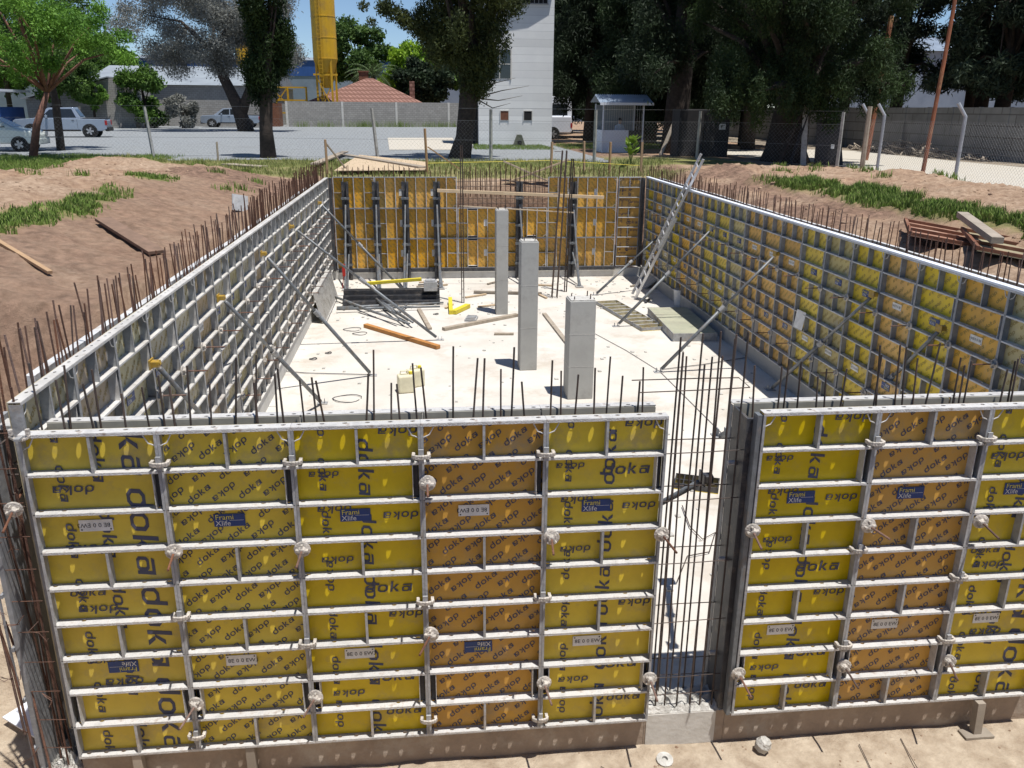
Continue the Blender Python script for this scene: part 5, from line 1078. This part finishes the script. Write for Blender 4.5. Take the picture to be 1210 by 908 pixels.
def limbs(mb,start,ends,r0,seed=0):
    r=random.Random(seed)
    for e in ends:
        s=Vector(start); e=Vector(e[:3]); m=s.lerp(e,.5)+Vector((r.uniform(-.3,.3),r.uniform(-.3,.3),.15*(e-s).length)); mb.tube([s,m,e],[r0,r0*.6,r0*.18],6)
# left bright tree with leaning reddish trunk
b=at(30,186,'z',G+.1); b.y=31; f=Vector((-11.98,31,5.3)); t=thing('leafy_tree','bright green leafy tree with a leaning reddish trunk at the upper left','tree',b)
cl=crown_clumps((-.4,0,5.2),3.8,2.4,38,.60,2); cl+=[(x,dy,z,.55,.6,.32) for x,dy,z in ((2.8,-.2,4.3),(3.6,.3,4.0),(4.1,0,3.75),(3.9,.6,4.6),(3.2,0,5.1),(-2.5,.3,3.7),(-3.6,-.4,3.9),(1.6,-.6,3.6),(.3,.3,3.3))]
m=trunkmb([(0,0,-.2),(f-b)*.5+Vector((-.1,0,.0)),f-b],[.17,.14,.11]); limbs(m,f-b,[(c[0],c[1],c[2]) for c in cl[::3]],.07,3); obj('trunk',m,'barkred',t,True)
cl+=crown_clumps((2.0,.3,4.9),2.0,1.0,12,.6,77)
foliage('crown',*leaves(cl,38000,.13,.34,.6,5,.1),'lbright',t)
t=thing('leafy_tree','dark-trunked leafy tree standing right behind the leaning one','tree',(-14.6,38,G)); cl=crown_clumps((0,0,5.8),3.0,2.2,22,.8,8); m=trunkmb([(0,0,-.2),(.1,0,2.2),(0,0,4)],[.2,.17,.12]); limbs(m,(0,0,3.6),[c[:3] for c in cl[::3]],.08); obj('trunk',m,'bark',t,True); foliage('crown',*leaves(cl,16000,.17,.45,.3,6,.3),'lmid',t)
t=thing('leafy_tree','darker green tree at the far left edge behind the cars','tree',(-27,52,G)); cl=crown_clumps((0,0,6),4.2,3.0,26,1.1,9); m=trunkmb([(0,0,-.2),(.1,0,2.5),(0,0,5)],[.3,.25,.15]); obj('trunk',m,'bark',t,True); foliage('crown',*leaves(cl,22000,.24,.5,.2,7,.4),'lmid',t)
# cypresses
def cypress(x,y,lb,r0,seed,cl,tr,rad,n,m='lcyp',size=.20):
    t=thing('cypress',lb,'tree',(x,y,G)); mb=trunkmb(tr,rad,10,seed); limbs(mb,tr[-2],[c[:3] for c in cl[:90:6]],rad[-2]*.3,seed); [mb.tube([(.4,0,3.6),(-1.5,0,5.0),(-3.4,.1,5.9)],[.1,.06,.02],6) for _ in range(1) if x>2]; obj('trunk',mb,'bark',t,True); foliage('crown',*leaves(cl,n,size,.32,-.2,seed,.35,.8),m,t); return t
q=random.Random(12); cl=[]
for k in range(60): z=2.7+9.5*(k/60); rr0=min(.35+(z-2.5)*.5,1.15)*(1 if z<9 else .8); a=q.uniform(0,6.28); d=rr0*q.uniform(.2,.85); cl.append((d*math.cos(a)+.05*z-.1,d*math.sin(a),z,.42,.42,.75))
b=at(317,187,'z',G); cypress(b.x,b.y,'narrow dark cypress with bare lower trunk, left one of the two cypresses',.3,4,cl,[(0,0,-.1),(.0,0,1.2),(.12,0,2.6),(.3,0,5)],[.36,.27,.27,.2],60000,size=.15)
q=random.Random(15); cl=[]
b=at(545,188,'z',G)
for k in range(90):
    z=3.0+9*(k/90); w=min(.5+(z-2.8)*.75,2.5); a=q.uniform(0,6.28); d=w*q.uniform(.25,.9); cl.append((d*math.cos(a)+.35+.02*z,d*math.sin(a),z,.5,.5,.8))
cl+=[(-1.0-.4*i,0,4.7+.25*i,.42,.42,.4) for i in range(6)]+[(-.9,-.2,4.2,.5,.5,.6),(-1.3,.2,5.6,.7,.7,.7),(-1.2,0,7,.8,.8,.9)]+[(-2.3,0,5.6,.35,.35,.3),(-3.0,0,5.9,.3,.3,.25),(-3.6,0,5.4,.22,.22,.2),(-3.9,0,6.0,.25,.25,.2),(-2.0,0,6.7,.4,.4,.35),(-3.2,.2,6.9,.4,.4,.3),(-4.2,.2,6.9,.35,.35,.25)]
t=cypress(b.x,b.y,'wide dark cypress with a thick leaning trunk beside the white tower',.4,5,cl,[(-.1,0,-.1),(.15,0,.9),(.35,0,2.6),(.6,0,5)],[.52,.38,.40,.3],100000,'lcypo',size=.15)
m=MB(); 
for e in ((2.3,-.3,3.3),(2.6,-.3,2.6),(2.1,-.3,2.3),(2.9,-.2,3.0)): m.tube([(.6,0,2.5),((.6+e[0])/2,-.1,e[2]-.2),e],[.04,.02,.006],5)
obj('bare_branch',m,'barkgrey',t)
# grey-leaved tree
t=thing('grey_tree','large tree with greyish foliage and forked dark trunk behind the yard','tree',(-12.9,74,G))
cl=crown_clumps((-4.2,0,8.6),5.6,3.6,40,1.4,21)+crown_clumps((3.2,0,7.5),3.0,3.4,16,1.1,22)+crown_clumps((-1,0,12),6,2.5,20,1.5,23)
m=trunkmb([(0,0,-.2),(-.6,0,2.2),(-1.6,0,4.6),(-2.4,0,7)],[.75,.55,.42,.25]); m.tube([(-.3,0,1.5),(.6,0,3.6),(1.0,0,6.5)],[.5,.36,.2],8); limbs(m,(-2.3,0,6.5),[c[:3] for c in cl[:40:4]],.2); limbs(m,(1,0,6),[c[:3] for c in cl[40:56:3]],.15); obj('trunk',m,'bark',t,True)
foliage('crown',*leaves(cl,120000,.19,.36,.4,9,.2),'lgrey',t)
# bushes and trees beyond the yard
def bushy(x,y,h,r,lb,m,seed,n=9000,size=.4,grp=None,name='tree',base=.35):
    t=thing(name,lb,'tree' if name=='tree' else 'bush',(x,y,G),group=grp); cl=crown_clumps((0,0,h*(.5+base/2)),r,h*(.5-base/2),24,r*.34,seed); mb=trunkmb([(0,0,-.2),(.1,0,h*.4),(0,0,h*.7)],[.06*r+.06,.05*r+.05,.03*r]); limbs(mb,(0,0,h*.4),[c[:3] for c in cl[::5]],.03*r); obj('trunk',mb,'bark',t,True); foliage('crown',*leaves(cl,n,size,.5,.1,seed,.45),m,t); return t
bushy(-24.5,84,5.4,2.6,'dark green bush against the grey block shed','lmid',31,12000,.3,name='bush',base=.05)
bushy(-21,84,3.2,1.6,'lower spreading bush right of the dark green bush','lgrey',32,5000,.25,name='bush',base=.05)
bushy(-29,83,4.6,1.2,'thin bright sapling by the block shed','lbright',33,3500,.25)
bushy(-31,80,7.5,3.0,'bushy green tree in front of the block shed','lmid',34,14000,.3)
gb='trees behind the red-roofed house'
for i,(x,y,h,r,m,lb) in enumerate(((-6.5,122,13.5,4.6,'lmid','round green tree left of the palm, behind the red roof'),(1.5,118,11.0,4.4,'lyel','yellow-green tree rising behind the red roof'),(8.5,120,12.8,5.2,'lmid','mid-green tree behind the right end of the block wall'),(3.5,112,8.2,3.6,'ldark','dark tree low behind the house chimney'),(11.5,112,8.5,3.8,'lmid','green tree behind the wide cypress trunk'))):
    bushy(x,y,h,r,lb,m,40+i,15000,.5,gb)
for i,(x,y,h,r) in enumerate(((-62,140,14,6),(-75,150,15,7),(-48,142,12,5))): bushy(x,y,h,r,'green tree far beyond the yard at the left, %s from left'%('second','first','third')[i],'lmid',60+i,9000,.8,'trees far beyond the yard')
# palm
t=thing('palm_tree','feathery palm showing above the red roof','palm',(-3.6,113,G)); obj('trunk',trunkmb([(0,0,0),(.1,0,3),(0,0,6.2)],[.35,.3,.3]),'bark',t)
V=[];F_=[]; q=random.Random(3)
for k in range(46):
    a=q.uniform(0,6.28); el=q.uniform(-.3,1.3); L=q.uniform(3.2,4.3); pts=[]
    for s in range(10): u=s/9; e=el-u*1.5; pts.append((pts[-1][0]+math.cos(e)*L/9,pts[-1][1]+math.sin(e)*L/9) if pts else (0,0))
    for s in range(1,10):
        for sg in (-1,1):
            for h_ in (0,.5):
                r0=pts[s-1][0]*(1-h_)+pts[s][0]*h_; z0=pts[s-1][1]*(1-h_)+pts[s][1]*h_; w=.75*math.sin(PI*min(1,(s+.5)/10.5)); px,py=r0*math.cos(a),r0*math.sin(a); o=len(V)
                V+= [(px,py,6.2+z0),(px+math.cos(a)*.12,py+math.sin(a)*.12,6.2+z0),(px+math.cos(a)*.35-sg*math.sin(a)*w,py+math.sin(a)*.35+sg*math.cos(a)*w,6.2+z0-.35*w)]; F_.append((o,o+1,o+2))
obj('fronds',npmesh('fronds',np.array(V),np.array(F_),['lpalm']),None,t)
# large dark tree on the right and other trunks
def bigtree(x,y,lb,tr,rad,cl,n,size,m,seed,grp=None,name='conifer'):
    t=thing(name,lb,'tree',(x,y,G),group=grp); mb=trunkmb(tr,rad,12,seed); limbs(mb,tr[-2],[c[:3] for c in cl[::5]],rad[-2]*.3,seed); obj('trunk',mb,'bark',t,True); foliage('crown',*leaves(cl,n,size,.28,1.1,seed,.3),m,t); return t
q=random.Random(30); cl=[]
for k in range(150):
    a=q.uniform(0,6.28); d=4.2*q.random()**.5; z=2.6+.25*max(0,d-1.5)*q.random()+q.random()*7; cl.append((d*math.cos(a),d*math.sin(a),z,.6,.6,.8))
for k in range(26): cl.append((q.uniform(-4.2,3.6),-2.2+q.uniform(-.9,.9),q.uniform(1.9,3.6),.40,.40,.7))
b=at(932,193,'z',G); bigtree(b.x,b.y+.4,'huge dark drooping conifer with a flared trunk in front of the panel wall',[(0,0,-.2),(0,0,.5),(.1,0,2.2),(.2,0,5)],[1.15,.85,.72,.5],cl,240000,.13,'lcyp',33)
q=random.Random(31)
def wood(seed,h,r,low,n,size,m):
    q=random.Random(seed); cl=[]
    for k in range(70):
        z=low+(h-low)*q.random(); w=r*(1-.55*(z-low)/(h-low)); a=q.uniform(0,6.28); d=w*q.random()**.5; cl.append((d*math.cos(a),d*math.sin(a),z,.8,.8,1.))
    return cl
protos=[]
for i in range(3):
    t=thing('conifer','','tree'); cl=wood(70+i,14,3.3,(1.2,1.8,2.6)[i],0,0,0); obj('trunk',trunkmb([(0,0,-.2),(.1,0,3),(0,0,9),(0,0,13)],[.42,.34,.22,.1],9,i),'bark',t,True); foliage('crown',*leaves(cl,70000,.25,.25,.9,80+i,.25),'ldark',t); protos.append(t)
used=set(); gw='dark conifers of the wood behind the booth'
spots=[(12.5,62),(15.5,58),(18.5,60),(21.5,57),(24,60),(13.5,50),(16.8,47),(19.8,49),(22.5,46),(14.2,70),(18,72),(23,70),(28,72),(12.6,80),(20,82),(29,84),(16.8,40.5),(20.8,41)]
for i,(x,y) in enumerate(spots):
    k=i%3; lb='dark conifer in the wood behind the guard booth, %s'%('left part' if x<16 else 'middle part' if x<20.5 else 'right part')+(', front row' if y<51 else ', back rows')
    s=1.0 if y<65 else 1.25
    if k not in used: o=protos[k]; o.location=(x,y,G); tag(o,lb,group=gw); used.add(k)
    else: o=copy_tree(protos[k],(x,y,G),(0,0,i*1.3),lb,gw)
    o.scale=(s,s,s)
b=at(825,186,'z',G); cl=wood(90,13,3.4,2.8,0,0,0); bigtree(b.x-.4,b.y+2.6,'dark thick-trunked conifer directly behind the black cabinet',[(0,0,-.2),(0,0,1.5),(.1,0,4),(.1,0,8)],[.75,.6,.55,.35],cl,90000,.18,'ldark',91)
cl=wood(93,12,2.6,3.0,0,0,0); bigtree(14.3,41.0,'slender dark conifer behind the right side of the guard booth',[(0,0,-.2),(0,0,1.5),(.1,0,4),(.1,0,8)],[.4,.32,.3,.2],cl,70000,.17,'lcyp',94)
# pines beyond the panel wall
pp=[]
for i in range(2):
    t=thing('pine_tree','','tree'); q=random.Random(100+i); cl=[]
    for k in range(46): z=3.2+10*q.random(); a=q.uniform(0,6.28); d=3.2*q.random()**.5; cl.append((d*math.cos(a),d*math.sin(a),z,.85,.85,.6))
    mb=trunkmb([(0,0,-.2),(.2,0,4),(.1,.2,9),(.3,0,14)],[.42,.34,.25,.1],9,i); limbs(mb,(.2,0,4.5),[c[:3] for c in cl[::4]],.12,i); limbs(mb,(.1,.2,8.5),[c[:3] for c in cl[1::4]],.1,i); obj('trunk',mb,'bark',t,True); foliage('crown',*leaves(cl,26000,.34,.22,.5,110+i,.25),'lpine',t); pp.append(t)
used=set(); k=0
for i,(x,y) in enumerate(((31.5,52),(31,44.5),(33.5,40),(31.5,35.5),(35,33),(32,29.5),(36.5,37.5),(37,46),(33,58),(41,42),(34.5,26),(40,34),(31,66))):
    k=i%2; lb='tall pine behind the panel wall, '+['tenth','eighth','sixth','fifth','third','second','seventh','ninth','eleventh','twelfth','first','fourth','thirteenth'][i]+' from the right'
    if k not in used: o=pp[k]; o.location=(x,y,G); tag(o,lb,group='tall pines behind the panel wall'); used.add(k)
    else: o=copy_tree(pp[k],(x,y,G),(0,0,i*2.1),lb,'tall pines behind the panel wall')
# broad-leaved young plant
b=onground(745,195); t=thing('leafy_plant','bright yellow-green broad-leaved plant by the stakes behind the pit','plant',b); V=[];F_=[];q=random.Random(5)
for k in range(46):
    a=q.uniform(0,6.28); z=q.uniform(.35,.95); r0=q.uniform(0,.2); L=q.uniform(.22,.38); e=q.uniform(.1,1.1); p=Vector((r0*math.cos(a),r0*math.sin(a),z)); d=Vector((math.cos(a)*math.cos(e),math.sin(a)*math.cos(e),math.sin(e))); s=Vector((-math.sin(a),math.cos(a),0))*L*.28; o=len(V); V+=[p,p+d*L*.5+s,p+d*L,p+d*L*.5-s]; F_.append((o,o+1,o+2,o+3))
obj('leaves',npmesh('leaves',np.array([tuple(v) for v in V]),np.array(F_),['lyel']),None,t); st_=MB()
for k in range(9): a=k*.7; st_.tube([(0,0,0),(.06*math.cos(a),.06*math.sin(a),.3),(.18*math.cos(a),.18*math.sin(a),.7)],.01,5)
obj('stem',st_,'grassy',t)
# grass
def grass(name,pts,hh,m,lb,seed):
    r=np.random.default_rng(seed); n=len(pts); P=np.array([(x,y,float(hgt(x,y))-.01) for x,y in pts]); a=r.random(n)*6.28; w=.006+.008*r.random(n); h=hh*(.4+.9*r.random(n)); le=h*.55*r.random(n); b=r.random(n)*6.28
    s=np.stack([np.cos(a)*w,np.sin(a)*w,0*a],1); tp=np.stack([np.cos(b)*le,np.sin(b)*le,h],1); md=tp*np.array([.35,.35,.6])
    V=np.stack([P-s,P+s,P+md+s*.8,P+md-s*.8,P+tp],1).reshape(-1,3); i=np.arange(n)*5; F1=np.stack([i,i+1,i+2,i+3],1); F2=np.stack([i+3,i+2,i+4,i+4],1)
    me=bpy.data.meshes.new(name); me.from_pydata(V.tolist(),[],F1.tolist()+[(a_,b_,c_) for a_,b_,c_,_ in F2.tolist()]); me.materials.append(MT[m]); o=bpy.data.objects.new(name,me); COL.objects.link(o); return tag(o,lb,'grass',kind='stuff')
gi=RegularGrid=None
def sample(n,x0,x1,y0,y1,thr=.35,seed=0,clump=3.):
    r=random.Random(seed); out=[]; tries=0
    while len(out)<n and tries<n*30:
        tries+=1; x,y=r.uniform(x0,x1),r.uniform(y0,y1); j=int(np.searchsorted(xs,x))-1; i=int(np.searchsorted(ys,y))-1; g_=grass_m[i,j]
        if g_>thr*.35 and r.random()<g_**1.3 and NZ.noise(Vector((x*clump*.4,y*clump*.4,seed)))>-.22: out.append((x,y))
    return out
grass_m=globals()['GRASSMASK']
grass('grass',sample(36000,-18,-7.5,20,33,.3,1),.15,'grassg','fresh green grass under the leaning tree at the left',1)
grass('grass',sample(7000,-5,-2,3.5,16,.3,2),.10,'grassg','green grass along the crest of the left bank',2)
grass('dry_grass',sample(17000,-8,13,20.3,30,.2,3),.16,'grassy','dry yellowish grass between the pit and the gravel yard',3)
grass('grass',sample(24000,10.8,14,3,20,.3,4),.17,'grassg','thick green grass tufts along the right bank',4)
wd=random.Random(9)
tuft=[]
for k in range(60):
    x,y=(wd.uniform(-12,-1.5),wd.uniform(6,22)) if k<30 else (wd.uniform(12.5,18.5),wd.uniform(5,22))
    tuft+=[(x+wd.gauss(0,.12),y+wd.gauss(0,.12)) for _ in range(60)]
grass('weeds',tuft,.16,'grassg','sparse weeds on the bare spoil heaps',5)
wl=[]
for k in range(40):
    x=wd.uniform(-12,8); y=93+ (x+12.2)*.17; wl+=[(x+wd.gauss(0,.4),y-.5+wd.gauss(0,.15)) for _ in range(40)]
grass('weeds',wl,.7,'grassg','weeds along the foot of the far block wall',6)
wl=[(wd.uniform(5.5,18),wd.uniform(40,46)) for _ in range(15000)]
grass('grass',wl,.12,'grassg','shaded grass in front of the white tower',7)
print('OBJECTS',len(bpy.data.objects),'TOP',sum(1 for o in bpy.data.objects if not o.parent))
